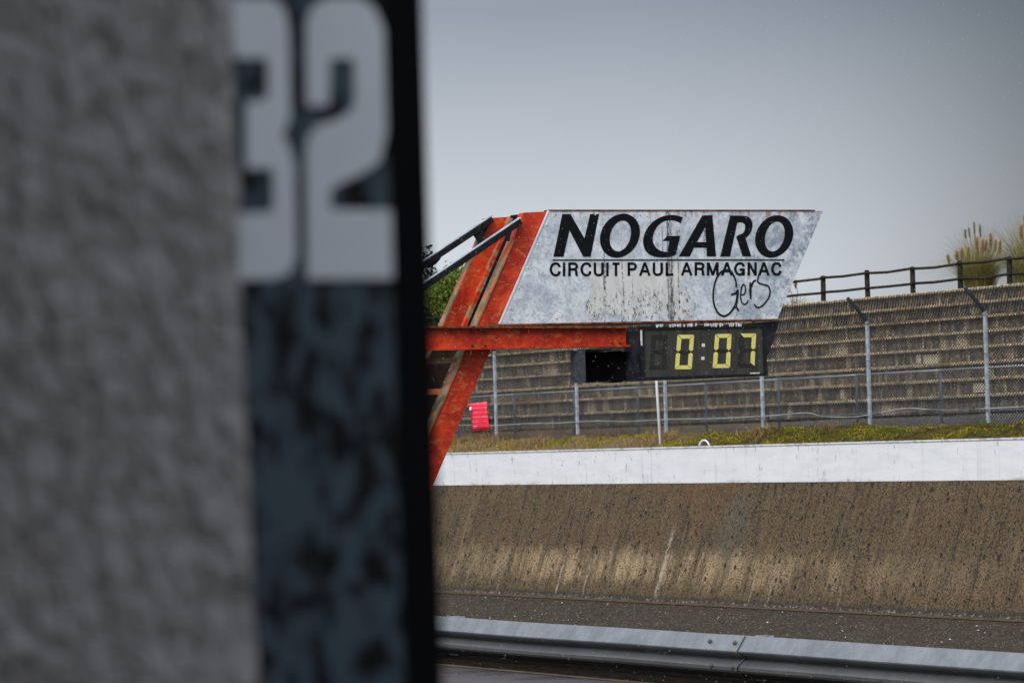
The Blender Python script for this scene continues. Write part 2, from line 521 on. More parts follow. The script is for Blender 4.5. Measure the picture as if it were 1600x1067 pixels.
MAT['gutter'] = simple('muddy concrete gutter', (.085, .058, .038), .7, .15, 0, .35, 3)
MAT['grass_ground'] = simple('rough ground', (.07, .075, .03), .9, .1, 0, .4, 1.5)

def verge_mat():
    k = NT('mossy verge', .95, .1)
    o = k.obj(); x, y, z = k.sep(o)       # origin at wall top, camera's y
    n = k.noise(o, 6, 8, .75); n2 = k.noise(o, 40, 5, .8); n3 = k.noise(k.map(o, (1, .5, 1)), 1.3, 6, .7)
    moss = k.mix(k.ss(n2, .35, .65), (.035, .033, .007), (.16, .125, .011))
    moss = k.mix(k.ss(n, .44, .56, 0, .9), moss, (.032, .025, .013))
    dirt = k.mix(k.ss(n2, .35, .65), (.060, .046, .034), (.20, .16, .12))
    straw = k.mix(k.ss(n2, .35, .65), (.12, .08, .04), (.34, .25, .14))
    left = k.ss(k.math('ADD', y, k.mul(n3, 10)), 66, 72)
    c = k.mix(k.mul(left, .7), moss, straw)
    behind = k.ss(k.math('ADD', x, k.mul(k.math('SUBTRACT', n, .5), 1.2)), 1.75, 2.15)
    grav = k.mix(k.ss(k.vor(o, 22., out='Color'), .3, .8), (.075, .066, .058), (.26, .24, .215))
    red = k.mul(k.ss(k.noise(o, 3, 7, .8), .55, .62), .8)
    grav = k.mix(red, grav, (.14, .055, .028))
    grav = k.mix(k.mul(left, .75), grav, straw)
    c = k.mix(behind, c, grav)
    k.col(c); k.bump(n2, .8, .04)
    return k.m
MAT['verge'] = verge_mat()

def rail_metal():
    k = NT('wet galvanised rail', .30, .5, .55)
    o = k.obj(); n = k.noise(k.map(o, (1, 1.3, 1)), 3, 7, .75); n2 = k.noise(o, 30, 6, .8); x, y, z = k.sep(o)
    c = k.mix(k.ss(n, .35, .68), (.22, .24, .265), (.33, .35, .375))
    c = k.mix(k.ss(n2, .55, .72, 0, .5), c, (.15, .165, .18))
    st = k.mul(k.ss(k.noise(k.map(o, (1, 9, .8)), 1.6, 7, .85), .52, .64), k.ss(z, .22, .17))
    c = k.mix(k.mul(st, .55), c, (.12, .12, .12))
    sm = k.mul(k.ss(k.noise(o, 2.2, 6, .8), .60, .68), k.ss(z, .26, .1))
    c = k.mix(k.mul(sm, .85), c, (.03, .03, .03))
    c = k.mix(k.mul(k.ss(z, .20, .15), .72), c, (.085, .082, .076))  # shade and dark ground reflection painted into the colour of the lower half
    k.col(c); k.rough(k.ss(n2, .3, .7, .28, .5)); k.bump(n2, .1, .004)
    return k.m
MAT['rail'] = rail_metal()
MAT['bolt'] = simple('rusty bolt head', (.10, .09, .075), .5, .5, .4, .4, 50)

def leaf_mat(name, a, b, trans=.25):
    k = NT(name, .6, .25)
    g = k.n('ShaderNodeNewGeometry')
    c = k.mix(g.outputs['Random Per Island'], a, b)
    k.col(c)
    k.b.inputs['Subsurface Weight'].default_value = 0
    t = k.n('ShaderNodeBsdfTranslucent'); k.link(c, t.inputs['Color'])
    ms = k.n('ShaderNodeMixShader'); ms.inputs[0].default_value = trans
    out = k.t.nodes['Material Output']
    k.t.links.new(k.b.outputs[0], ms.inputs[1]); k.t.links.new(t.outputs[0], ms.inputs[2]); k.t.links.new(ms.outputs[0], out.inputs['Surface'])
    return k.m
MAT['leaf_light'] = leaf_mat('bright shrub leaves', (.045, .09, .012), (.28, .34, .06), .3)
MAT['leaf_dark'] = leaf_mat('dark pine needles', (.012, .022, .014), (.035, .055, .022), .15)
MAT['pampas'] = leaf_mat('pampas blades', (.09, .11, .02), (.52, .43, .17), .4)
MAT['plume'] = leaf_mat('pampas plume', (.48, .30, .14), (.72, .54, .33), .35)
MAT['plume_pale'] = leaf_mat('pale pampas plume', (.30, .25, .20), (.45, .38, .31), .35)
MAT['straw'] = leaf_mat('dry straw', (.15, .085, .035), (.46, .31, .16), .3)
MAT['greengrass'] = leaf_mat('green grass', (.05, .09, .012), (.14, .20, .03), .3)
MAT['mossblade'] = leaf_mat('moss shoots', (.045, .048, .006), (.50, .41, .025), .2)
MAT['bark'] = simple('bark', (.06, .045, .032), .9, .1, 0, .4, 9, .6)
MAT['wood'] = simple('lichen covered timber', (.028, .024, .016), .85, .15, 0, .6, 13, .5)

def roughcast():
    k = NT('grey roughcast', .85, .2)
    o = k.obj()
    n = k.noise(k.map(o, (1, 1, .62), rot=(0, .7, 0)), 62, 3, .55, .2); n2 = k.noise(o, 9, 5); v = k.vor(o, 26.)
    c = k.mix(k.ss(n, .35, .65), (.33, .315, .305), (.44, .422, .41))
    c = k.mix(k.ss(n2, .45, .7, 0, .2), c, (.26, .24, .225))
    c = k.mix(k.ss(v, .14, .07, 0, .5), c, (.10, .09, .08))
    k.col(c); k.bump(k.math('ADD', n, k.mul(n2, .2)), 1.0, .02)
    return k.m
MAT['roughcast'] = roughcast()
def board():
    k = NT('scuffed black board', .6, .2)
    o = k.obj()
    n = k.noise(k.map(o, (1.5, 1, .8), rot=(0, -.25, 0)), 36, 6, .62, .3)
    c = k.mix(k.ss(n, .46, .58), (.075, .105, .132), (.005, .006, .007))
    k.col(c)
    return k.m
MAT['board'] = board()
MAT['board_black'] = simple('black paint', (.003, .003, .0035), .7, .1, 0, .4, 8)
MAT['digit_white'] = simple('white stencil paint', (.78, .82, .88), .7, .2, 0, .06, 5)
MAT['plaster'] = simple('pit ceiling plaster', (.30, .30, .30), .9, .1, 0, .15, 3)
k = NT('red plastic netting', .5, .3)
o_ = k.obj(); x_, y_, z_ = k.sep(o_)
w_ = k.ss(k.math('ABSOLUTE', k.math('SUBTRACT', k.math('FRACT', k.mul(z_, 9.0)), .5)), .38, .46)
k.col(k.mix(k.mul(w_, k.ss(k.noise(o_, 12, 5), .42, .6)), (.88, .03, .075), (.85, .4, .42)))
MAT['red_panel'] = k.m

# ================================================================== THE SETTING
def strip(name, prof, y0, y1, mat, base=(0,0,0), ny=1, jit=None):
    """surface strip: (x,z) profile swept along y; jit(x,y) adds height"""
    m = MB(); n = len(prof); vs = []; fs = []
    for j in range(ny+1):
        y = y0+(y1-y0)*j/ny
        for x, z in prof:
            vs.append((x, y, z+(jit(x, y) if jit else 0)))
    for j in range(ny):
        for i in range(n-1):
            fs.append((j*n+i, j*n+i+1, (j+1)*n+i+1, (j+1)*n+i))
    m.add(vs, fs)
    return tag(m.build(name, mat, base=base, fix=False, smooth=jit is not None), kind='structure')

WX = 37.45                                   # foot of the banked wall
BK = .58/1.66                                # its batter
WT = WX + BK*2.53                            # x of the white parapet's face
strip('ground', [(-2500, -1.75), (2500, -1.75)], -2500, 4000, MAT['grass_ground'])
strip('pit_lane', [(-45, .04), (13.18, .04), (13.2, .0), (13.2, -.2)], -60, 170, MAT['asphalt'])
strip('lane_edge', [(13.10, .0445), (13.16, .0455), (13.185, .046), (13.2, .0)], -60, 170, MAT['gutter'])
strip('soil_bed', [(13.15, .0), (13.24, .045), (13.5, .06), (13.72, .10), (14.3, .02), (15.5, -.25)], -60, 170, MAT['soil'])
strip('runoff', [(15.4, -.245), (20, -.62), (26, -1.05), (31, -1.32), (36.85, -1.46)], -60, 170, MAT['runoff'])
strip('gutter', [(36.80, -1.445), (37.15, -1.475), (WX+.02, -1.455)], -60, 170, MAT['gutter'])
def vh(x, y):
    a = max(0, min(1, (x-38.5)/.3))*max(0, min(1, (40.3-x)/.5))
    return a*(.17*(mnoise.noise(Vector((x*1.7, y*.9, 3)))+.3) + .09*mnoise.noise(Vector((x*5, y*3, 1)))) + .03*mnoise.noise(Vector((x*2, y*1.5, 7)))
vp_ = [38.45+.11*i for i in range(44)]
def vz(x):
    return 1.74+.30*max(0, min(1, (x-38.5)/1.4)) + .26*max(0, min(1, (x-40)/2.9))
strip('verge', [(x, vz(x)) for x in vp_], 40, 112, MAT['verge'], base=(38, 0, 1.8), ny=640, jit=vh)
strip('embankment', [(48.3, 5.33), (49.4, 5.36), (53, 5.4), (60, 4.4), (75, 1.0), (95, -1.8)], 20, 170, MAT['grass_ground'], ny=1)

# ------------------------------------------------------------------ banked wall with white parapet
wall = thing('banked_track_wall', 'long sloping brown concrete wall with white painted top beyond the guardrail', 'wall', (WX, 0, -1.5))
m = MB()
xa, za = WX, -1.5; xb, zb = WT, 1.03
m.add([(xa, 10, za), (xa, 160, za), (xb, 160, zb), (xb, 10, zb), (xa+1.6, 10, za), (xa+1.6, 160, za), (xb+.3, 160, zb), (xb+.3, 10, zb)],
      [(0,1,2,3), (3,2,6,7), (0,3,7,4), (1,5,6,2), (4,7,6,5)])
m.build('banked_face', MAT['brown_wall'], wall)
m = MB().box((WT-.012, 10, 1.022), (WT+.26, 160, 1.775))
wp = m.build('white_parapet', MAT['white_wall'], wall)
m = MB().box((WT-.028, 10, 1.772), (WT+.28, 160, 1.803))
m.build('coping', MAT['white_wall'], wp)
# lifting hoop on the parapet
hp = [PX(1092, 696, WT+.1), PX(1094.5, 690.5, WT+.1), PX(1098, 687.6, WT+.1), PX(1102, 687.6, WT+.1), PX(1105.5, 690.5, WT+.1), PX(1108.5, 695.5, WT+.1)]
MB().tube(hp, .017, 8).build('lifting_hoop', MAT['white_pole'], wall, smooth=True)

# ------------------------------------------------------------------ guardrail
RX = 13.49
rail = thing('guardrail', 'galvanised steel guardrail between the pit lane and the track', 'guardrail', (RX, 0, .098))
prof = [(0,.312),(.006,.311),(.030,.280),(.076,.214),(.083,.203),(.080,.193),(.022,.160),(.007,.154),(.005,.148),(.016,.138),(.074,.098),(.083,.086),(.084,.062),(.076,.046),(.020,.006),(.0,.0)]
def beam_mesh(Y0, Y1, off):
    m = MB(); n = len(prof); vs = []; fs = []; NS = 20
    for s_ in (0, .004):
        for q in range(NS+1):
            y = Y0+(Y1-Y0)*q/NS
            wx_ = .006*mnoise.noise(Vector((y*.9, 2, 3))); wz_ = .004*mnoise.noise(Vector((y*.6, 8, 1)))
            for d, h in prof:
                dent = .007*mnoise.noise(Vector((y*2.1, h*14, 6)))*(d/.083)
                vs.append((RX-d-off+s_+wx_+dent, y, .098+h+wz_))
    B = (NS+1)*n
    for q in range(NS):
        for i in range(n-1):
            a = q*n+i
            fs += [(a, a+1, a+n+1, a+n), (B+a, B+a+n, B+a+n+1, B+a+1)]
        fs += [(q*n, (q+1)*n, B+(q+1)*n, B+q*n), (q*n+n-1, B+q*n+n-1, B+(q+1)*n+n-1, (q+1)*n+n-1)]
    for i in range(n-1):
        fs += [(i, B+i, B+i+1, i+1), (NS*n+i, NS*n+i+1, B+NS*n+i+1, B+NS*n+i)]
    return m.add(vs, fs)
J0 = 21.08; SEG = 8.2
for i in range(-3, 8):
    # the farther beam laps over the nearer one at every joint
    y0 = J0+i*SEG
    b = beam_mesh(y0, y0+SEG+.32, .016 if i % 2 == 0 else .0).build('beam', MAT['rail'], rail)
    for p in b.data.polygons: p.use_smooth = True
    b.data.set_sharp_from_angle(angle=math.radians(24)) if hasattr(b.data, 'set_sharp_from_angle') else None
for i in range(-3, 8):
    y0 = J0+i*SEG
    for dy, h, d in ((.06, .262, .054), (.40, .262, .054), (.07, .152, .010), (.05, .085, .083), (.34, .085, .083)):
        c = Vector((RX-d-.0165 if i % 2 == 0 else RX-d-.001, y0+dy, .098+h))
        nrm = Vector((-.75, 0, .65)) if h > .2 else Vector((-1, 0, 0))
        mm = MB()
        a1 = nrm.cross(Vector((0,1,0))).normalized()
        ring = []
        for rr, hh in ((.019, 0.), (.018, .008), (.010, .013)):
            ring += [c + nrm.normalized()*hh + (Vector((0,1,0))*math.cos(t*math.pi/4)+a1*math.sin(t*math.pi/4))*rr for t in range(8)]
        fs = [(q*8+t, q*8+(t+1) % 8, (q+1)*8+(t+1) % 8, (q+1)*8+t) for q in range(2) for t in range(8)] + [tuple(range(16, 24))]
        mm.add(ring, fs).build('bolt', MAT['bolt'], rail)
Y = 21.08-4.82*3
while Y < 75:
    m = MB()
    m.box((RX+.10, Y-.05, -.35), (RX+.107, Y+.05, .405)); m.box((RX+.107, Y-.05, -.35), (RX+.2, Y-.043, .405)); m.box((RX+.107, Y+.043, -.35), (RX+.2, Y+.05, .405))
    m.build('post', MAT['galv'], rail)
    MB().box((RX+.003, Y-.04, .16), (RX+.098, Y+.04, .38)).build('spacer', MAT['galv'], rail)
    Y += 4.82

# ------------------------------------------------------------------ terraced stand
TX, TH, TD, TZ = 43.0, .3705, .70, 2.36
stand = thing('terraced_stand', 'dark stained concrete terraces rising in eight steps behind the wire fence', 'terrace', (TX, 60, TZ))
TY0, TY1 = 46.0, 118.0
pm = None
cnt = 0
for r in range(8):
    x = TX+TD*r; z = TZ+TH*r
    m = MB().box((x-.11, TY0, z+TH-.062), (x+TD+.10, TY1, z+TH))
    t = m.build('tread', MAT['tread'], stand, bevel=0.012)
    off = R_.uniform(0, 1.4) if r < 7 else .35
    Y = TY0 - off
    while Y < TY1:
        if pm is None:
            pp = MB().box((0, .008, .0), (.12, 1.992, TH-.066)).build('riser_panel', MAT['terrace'], stand, base=(0,0,0), bevel=.008)
            pm = pp
        else:
            pp = clone(pm, stand)
        pp.location = (x-TX+R_.uniform(-.012, .012), Y-60, z-TZ+.001)
        Y += 2.0
MB().box((TX+.14, TY0, TZ-.6), (TX+TD*8-.1, TY1, TZ-.05)).build('footing', MAT['terrace'], stand)
m = MB()
for r in range(8):
    x = TX+TD*r+.13; z = TZ+TH*r
    m.box((x, TY0+.05, TZ-.3), (x+TD-.005, TY1-.05, z+TH-.08))
m.build('core', MAT['terrace'], stand)
# pale repaired blocks
for px0, px1, r in ((1444, 1467, 3), (1433, 1440, 3), (1521, 1538, 1), (868, 892, 6), (1313, 1318, 1)):
    x = TX+TD*r-.012
    a = PX(px0, 600, x).y; b = PX(px1, 600, x).y
    z = TZ+TH*r
    MB().box((x-.012, b, z+.02+R_.uniform(0, .03)), (x+.02, a, z+TH-.10-R_.uniform(0, .04))).build('repair_patch', MAT['patch'], stand, bevel=.01)

# ------------------------------------------------------------------ post and rail fence on the crest
crest = thing('post_and_rail_fence', 'dark weathered post and rail fence along the top of the terraces', 'fence', (49, 66.6, 5.36))
y0 = 66.62-1.955*10
posts = []
for i in range(37):
    y = y0+1.955*i
    z0 = 5.34
    h = .735+R_.uniform(-.02, .02)
    m = MB().tube([(49+R_.uniform(-.02,.02), y, z0-.3), (49, y, z0+h-.05), (49, y, z0+h-.015), (49, y, z0+h)], [.068, .066, .062, .035], 10)
    m.build('post', MAT['wood'], crest, smooth=False)
    posts.append(y)
for i in range(36):
    for zz in (6.0, 5.63):
        a, b = posts[i], posts[i+1]
        s = R_.uniform(-.015, .015); s2 = R_.uniform(-.012, .012)
        m = MB().tube([(48.95, a-.03, zz+s), (48.95+R_.uniform(-.01,.01), (a+b)/2, zz+s2-.012), (48.95, b+.03, zz+s)], .034, 7)
        m.build('rail', MAT['wood'], crest, smooth=True)

# ------------------------------------------------------------------ chain-link safety fence
FX = 40.0
fence = thing('chain_link_fence', 'tall chain-link safety fence with posts bent toward the track above the white wall', 'fence', (FX, 57.6, 2.0))
fy = [57.62+4.0*i for i in range(-3, 9)]
for i, y in enumerate(fy):
    b0 = vz(FX)-.2
    m = MB()
    m.bar((FX, y, b0), (FX, y, 4.27), .068, .07, up=(1, 0, 0))
    m.build('post', MAT['galv'], fence, bevel=.012)
    MB().bar((FX, y, 4.255), (FX-.47, y, 4.74), .06, .06, up=(0, 1, 0)).build('post_arm', MAT['slate'], fence, bevel=.01)
# woven mesh: real zig-zag wires, upright part and inclined top
m = MB()
PWY, PWZ = .092, .072
def fpt(y, s):
    if s < 2.17: return Vector((FX+.045, y, 2.08+s))
    e = s-2.17
    return Vector((FX+.045-e*.70, y, 4.25+e*.714))
ns = int((2.17+.66)/PWZ*2)
yy = 45.5
idx = 0
RW = .0068
vs, fs = [], []
while yy < 90.5:
    prev = None
    for j in range(ns+1):
        p = fpt(yy + (PWY/2 if j % 2 else 0) + .004*math.sin(yy*3+j*.2), j*PWZ/2)
        wob = .006*((idx+j) % 2) + .035*mnoise.noise(Vector((yy*.4, j*.05, 2)))
        p.x += wob
        n0 = len(vs)
        vs += [(p.x-RW, p.y, p.z-RW*.6), (p.x+RW, p.y-RW, p.z), (p.x, p.y+RW, p.z+RW)]
        if prev is not None:
            for t in range(3):
                t2 = (t+1) % 3
                fs.append((prev+t, prev+t2, n0+t2, n0+t))
        prev = n0
    idx += 1
    yy += PWY/2 if False else PWY/1.0
# second set of wires mirrored so that the weave closes into diamonds
yy = 45.5
while yy < 90.5:
    prev = None
    for j in range(ns+1):
        p = fpt(yy + (0 if j % 2 else PWY/2) + PWY/2 + .004*math.sin(yy*3+j*.2), j*PWZ/2)
        p.x += .006*(j % 2) + .035*mnoise.noise(Vector((yy*.4, j*.05, 2)))
        n0 = len(vs)
        vs += [(p.x-RW, p.y, p.z-RW*.6), (p.x+RW, p.y-RW, p.z), (p.x, p.y+RW, p.z+RW)]
        if prev is not None:
            for t in range(3):
                t2 = (t+1) % 3
                fs.append((prev+t, prev+t2, n0+t2, n0+t))
        prev = n0
    yy += PWY
m.add(vs, fs)
tag(m.build('wire_mesh', MAT['wire'], fence, fix=False), kind='stuff')
for zz in (2.75, 3.45, 4.2):
    MB().tube([(FX-.05, 45.5, zz), (FX-.05, 90, zz)], .004, 5).build('tension_wire', MAT['wire'], fence)
# slack cable laced along the foot of the fence
cp = [(45, 2.40), (49, 2.36), (52.4, 2.385), (54.9, 2.375), (56.3, 2.446), (57.99, 2.316), (59.2, 2.35), (59.87, 2.437), (61.5, 2.405), (63.6, 2.40), (65.5, 2.42), (67.3, 2.41), (68.6, 2.45), (70.6, 2.44), (72.1, 2.455), (73.6, 2.44), (74.5, 2.47), (76.1, 2.485), (79, 2.47), (84, 2.5), (90, 2.48)]
def cat(pts, n=6):
    out = []
    for i in range(len(pts)-1):
        p0 = pts[max(i-1, 0)]; p1 = pts[i]; p2 = pts[i+1]; p3 = pts[min(i+2, len(pts)-1)]
        for j in range(n):
            t = j/n
            out.append(tuple(.5*((2*b)+(-a+c)*t+(2*a-5*b+4*c-d)*t*t+(-a+3*b-3*c+d)*t**3) for a, b, c, d in zip(p0, p1, p2, p3)))
    out.append(tuple(pts[-1]))
    return out
MB().tube([(FX-.07, y, z) for y, z in cat(cp, 4)], .011, 6).build('slack_cable', MAT['cable'], fence, smooth=True)
cp2 = [(52, 2.33), (55, 2.40), (56.5, 2.38), (58, 2.375), (59.5, 2.36), (61.5, 2.40), (64, 2.36)]
MB().tube([(FX-.085, y, z) for y, z in cat(cp2, 4)], .007, 6).build('slack_cable', MAT['blue_post'], fence, smooth=True)

# ------------------------------------------------------------------ low pipe barrier behind it
low = thing('pipe_barrier', 'low pipe barrier with pale top rail and thin blue grey posts behind the wire fence', 'barrier', (41, 59.5, 2.1))
ly = [59.52+2.995*i for i in range(-5, 12)]
for y in ly:
    MB().tube([(41, y, 1.9), (41, y, 3.19)], .029, 10).build('post', MAT['blue_post'], low, smooth=True)
for i in range(len(ly)-1):
    MB().tube([(41, ly[i]+.004, 3.205), (41, ly[i+1]-.004, 3.205)], .022, 10).build('top_rail', MAT['galv_light'], low, smooth=True)

# red netting sheet tied to the fence
q = [PX(731.5, 631, 39.88), PX(761, 627, 39.88), PX(763.7, 671, 39.88), PX(736.6, 673.5, 39.88)]
c0 = (q[2]+q[3])/2
m = MB(); n_ = 6
vs = []; fs = []
for i in range(n_+1):
    for j in range(n_+1):
        u, v = i/n_, j/n_
        p = (q[0]*(1-u)+q[1]*u)*(1-v) + (q[3]*(1-u)+q[2]*u)*v
        p = p + Vector((.03*math.sin(u*4+v*3), 0, 0))
        vs.append(p)
for i in range(n_):
    for j in range(n_):
        a = i*(n_+1)+j
        fs.append((a, a+1, a+n_+2, a+n_+1))
m.add(vs, fs)
rp = m.build('red_sheet', MAT['red_panel'], base=c0, fix=False, smooth=True)
sol = rp.modifiers.new('thick', 'SOLIDIFY'); sol.thickness = .02
tag(rp, 'small red plastic sheet hanging on the wire fence near the red gantry', 'sheet')
pt = q[0]*.78+q[1]*.08+q[3]*.2
pt = PX(735.5, 638.5, 39.865)
mm = MB().tube([pt, pt+Vector((-.02, 0, 0))], [.05, .045], 12)
BASE[rp.name] = c0
mm.build('white_tag', MAT['white_pole'], rp)

# white leaning pole
pa, pb = PX(1032.4, 698.5, WT+.42), PX(1021.5, 528, WT+.42)
wpole = MB().tube([pa-Vector((0,0,.12)), pb-(pb-pa)*.01, pb], [.032, .032, .02], 10).build('marker_pole', MAT['white_pole'], base=pa, smooth=True)
tag(wpole, 'slim white pole standing behind the white parapet below the clock', 'pole')

# ================================================================== RED GANTRY WITH THE SIGN BOARD
YS = 29.0
REAR = .72
foot = PY(550, 1010, YS)
g = thing('sign_gantry', 'red steel gantry carrying a weathered slanted board lettered NOGARO over the track', 'sign', (foot.x, YS, -.3))
pan = xz([(857.8, 329.8), (1285, 330), (1213.6, 498.2), (781, 506.8)], YS)
colp = xz([(821, 332), (861, 330), (563, 1030), (519, 1030), (806, 376), (812, 352)], YS)
def clipz(poly, zc, keep_top):
    out = []
    for i in range(len(poly)):
        a, b = poly[i], poly[(i+1) % len(poly)]
        ia, ib = (a[1] >= zc) == keep_top, (b[1] >= zc) == keep_top
        if ia: out.append(a)
        if ia != ib:
            t = (zc-a[1])/(b[1]-a[1]); out.append((a[0]+(b[0]-a[0])*t, zc))
    return out
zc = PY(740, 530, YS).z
# front column (whole), rear column (red above the beam, dark brown below)
prism(colp, YS+.03, YS+.13).build('column', MAT['red'], g)
prism(clipz(colp, zc, True), YS+.03+REAR, YS+.13+REAR).build('column', MAT['red'], g)
tag(prism(clipz(colp, zc, False), YS+.03+REAR, YS+.13+REAR).build('column_foot', MAT['dark_brown'], g), 'dark brown lower half of the rear column')
# side flanges on the left edge of both columns
lt, lb = colp[4], colp[3]
for dy, y_a, y_b, mt in ((0, YS+.018, YS+.14, MAT['tan_steel']), (REAR, YS+.03, YS+.12, MAT['tan_steel'])):
    tp = lt if dy == 0 else colp[0]
    fl = [(tp[0]-.004, tp[1]), (lt[0]-.004, lt[1]), (lb[0]-.004, lb[1]), (lb[0]-.024, lb[1]), (lt[0]-.024, lt[1]), (tp[0]-.024, tp[1])]
    if dy == 0: fl = [fl[1], fl[2], fl[3], fl[4]]
    prism(fl, y_a+dy, y_b+dy).build('flange', mt, g)
# lichen grown lip on the right edge of the rear column
rt, rb = colp[1], colp[2]
lip = [(rt[0]-.075, rt[1]), (rt[0]-.035, rt[1]), (rb[0]-.035, rb[1]), (rb[0]-.075, rb[1])]
tag(prism(clipz(lip, zc, True), YS+REAR-.03, YS+REAR+.028).build('flange', MAT['red_lichen'], g), 'lichen covered lip of the rear column')
# boards: the lettered front one and the bare back of its twin
board_o = prism(pan, YS-.012, YS+.012)
bl = Vector((pan[3][0], YS, pan[3][1]))
sp_ = board_o.build('sign_board', MAT['sign'], g, base=bl)
sp_.location = bl - BASE[g.name]
BASE[sp_.name] = bl
rear = prism(pan, YS+REAR+.06, YS+REAR+.08).build('rear_board', MAT['slate'], g)
# thin rusty flanges round the front board
def pbar(name, a, b, t, y0, y1, mat, parent):
    (ax, az), (bx, bz) = xz([a, b], YS)
    d = Vector((bx-ax, bz-az)).normalized(); nx, nz = -d.y*t, d.x*t
    return prism([(ax, az), (bx, bz), (bx+nx, bz+nz), (ax+nx, az+nz)], y0, y1).build(name, mat, parent)
pbar('top_edge', (857.6, 329.7), (1272, 329.8), .011, YS-.02, YS+.10, MAT['rust'], sp_)
pbar('bottom_edge', (760, 509.6), (1213, 500.8), .016, YS-.03, YS+.16, MAT['rust'], sp_)
pbar('side_edge', (781.0, 506.6), (857.6, 330), .009, YS-.016, YS+.02, MAT['galv_light'], sp_)
# cross beam in front of the columns
bw = xz([(560, 512.6), (978, 513), (978, 541), (560, 549)], YS-.10)
beam = prism(bw, YS-.10, YS-.04).build('cross_beam', MAT['red'], g)
t_ = xz([(560, 509.3), (979, 510), (979, 513.0), (560, 512.8)], YS-.10)
prism(t_, YS-.155, YS+.01).build('beam_flange', MAT['rust'], beam)
t_ = xz([(560, 546.8), (983, 538.9), (983, 541.8), (560, 549.8)], YS-.10)
prism(t_, YS-.135, YS-.0).build('beam_flange', MAT['red'], beam)
# tie bars running back to the mast, with gussets
def tie(a, b, Y, nm='tie_bar'):
    A_, B_ = PY(*a, Y), PY(*b, Y)
    o = MB().bar(A_, B_, .055, .064, up=(0, 0, 1)).build(nm, MAT['dark_steel'], g)
    up = Vector((0, 0, .036)); 
    MB().bar(A_+up, B_+up, .058, .007, up=(0, 0, 1)).build('top_plate', MAT['galv'], o)
tie((812.5, 346.0), (590, 496.0), YS-.02)
tie((768, 342.5), (590, 461), YS+REAR-.02)
prism(xz([(767, 341), (750, 384), (738, 366), (741, 358)], YS+REAR-.02), YS+REAR-.035, YS+REAR-.022).build('gusset_plate', MAT['dark_steel'], g)
prism(xz([(668, 420), (668, 404), (690, 396), (687, 405), (680, 413)], YS+REAR-.02), YS+REAR-.035, YS+REAR-.022).build('gusset_plate', MAT['dark_steel'], g)
prism(xz([(799, 336.5), (808, 335.5), (812, 341), (806, 342), (799, 340)], YS+.4), YS+.36, YS+.42).build('end_clip', MAT['dark_steel'], g)
for yy in (YS-.02, YS+REAR-.02):
    mx_ = PY(590, 600, YS).x
    MB().box((mx_-.09, yy-.05, -.35), (mx_+.07, yy+.07, 3.62)).build('mast_post', MAT['dark_brown'], g)
for a, b in (((712.5, 562.3), (596, 567)), ((689, 611.5), (596, 614.6))):
    A_, B_ = PY(*a, YS+.01), PY(*b, YS+.01)
    MB().bar(A_, B_, .05, .055).build('rung', MAT['tan_steel'], g)
# dark plate under the right end of the board
prism(xz([(1189, 504), (1216.5, 501.5), (1200, 552), (1189, 566)], YS+.06), YS+.04, YS+.34).build('end_plate', MAT['slate_dark'], g)
# rivets along the board's left edge
for t in (.12, .3, .5, .68, .86):
    px_, py_ = 857.8+(781-857.8)*t+5.5, 330+(506.8-330)*t
    c = PY(px_, py_, YS-.012)
    MB().tube([c, c+Vector((0, -.006, 0))], [.012, .008], 8).build('rivet', MAT['galv_light'], sp_)

for sx in (1041,):
    a_ = PY(sx, 332.5, YS); b_ = PY(sx+3, 503-(sx-781)*.02, YS)
    prism([(a_.x-.0025, a_.z), (a_.x+.0025, a_.z), (b_.x+.0025, b_.z), (b_.x-.0025, b_.z)], YS-.0132, YS-.0118).build('sheet_seam', MAT['slate'], sp_)
for px_, py_ in ((868, 336), (930, 336), (1000, 336), (1070, 336), (1140, 336), (1210, 336), (1268, 337), (800, 499), (870, 497.5), (940, 496), (1010, 494.5), (1080, 493), (1150, 491.5), (1205, 490), (1262, 362), (1246, 398), (1231, 436)):
    c = PY(px_, py_, YS-.012)
    MB().tube([c, c+Vector((0, -.006, 0))], [.011, .007], 8).build('rivet', MAT['galv'], sp_)
# bolts and weld plates where the beam crosses the columns
for px_, py_ in ((738, 519), (738, 540), (757, 519), (757, 539), (955, 518), (955, 535), (968, 518), (968, 535)):
    c = PY(px_, py_, YS-.10)
    MB().tube([c, c+Vector((0, -.014, 0)), c+Vector((0, -.02, 0))], [.014, .014, .008], 6).build('bolt', MAT['rust'], beam)
# ---- lettering
YL0, YL1 = YS-.0155, YS-.0125
def cr6(p): return (855+p[0]*.128125, 320+p[1]*.128125)
def cr7(p): return (1040+p[0]*.128125, 320+p[1]*.128125)
def letter(pts, f, holes=()):
    return prism(xz([f(p) for p in pts], YL0), YL0, YL1, [xz([f(p) for p in h], YL0) for h in holes]).build('letter', MAT['ink'], sp_)
def oval(cx, cy, a, b, s, n=44):
    return [(cx+a*math.cos(2*math.pi*i/n)+s*math.sin(2*math.pi*i/n), cy-b*math.sin(2*math.pi*i/n)) for i in range(n)]
letter([(185,115),(285,115),(455,410),(525,115),(632,115),(530,632),(440,632),(272,310),(200,632),(78,632)], cr6)
letter(oval(888, 377, 240, 268, 42), cr6, [oval(893, 380, 127, 188, 30)])
go = cat([(1654,155),(1590,133),(1500,125),(1400,145),(1300,200),(1220,290),(1178,390),(1172,470),(1195,550),(1250,605),(1330,635),(1430,640),(1520,628),(1569,608)], 3)
gi = cat([(1468,575),(1400,568),(1340,535),(1295,470),(1288,400),(1310,320),(1360,245),(1430,200),(1500,188),(1570,198),(1629,225)], 3)
letter(go + [(1622,380),(1465,380),(1410,440),(1495,440)] + gi, cr6)
letter([(450,128),(570,128),(615,630),(503,630),(500,522),(345,522),(295,630),(162,630)], cr7, [[(485,270),(495,455),(382,455)]])
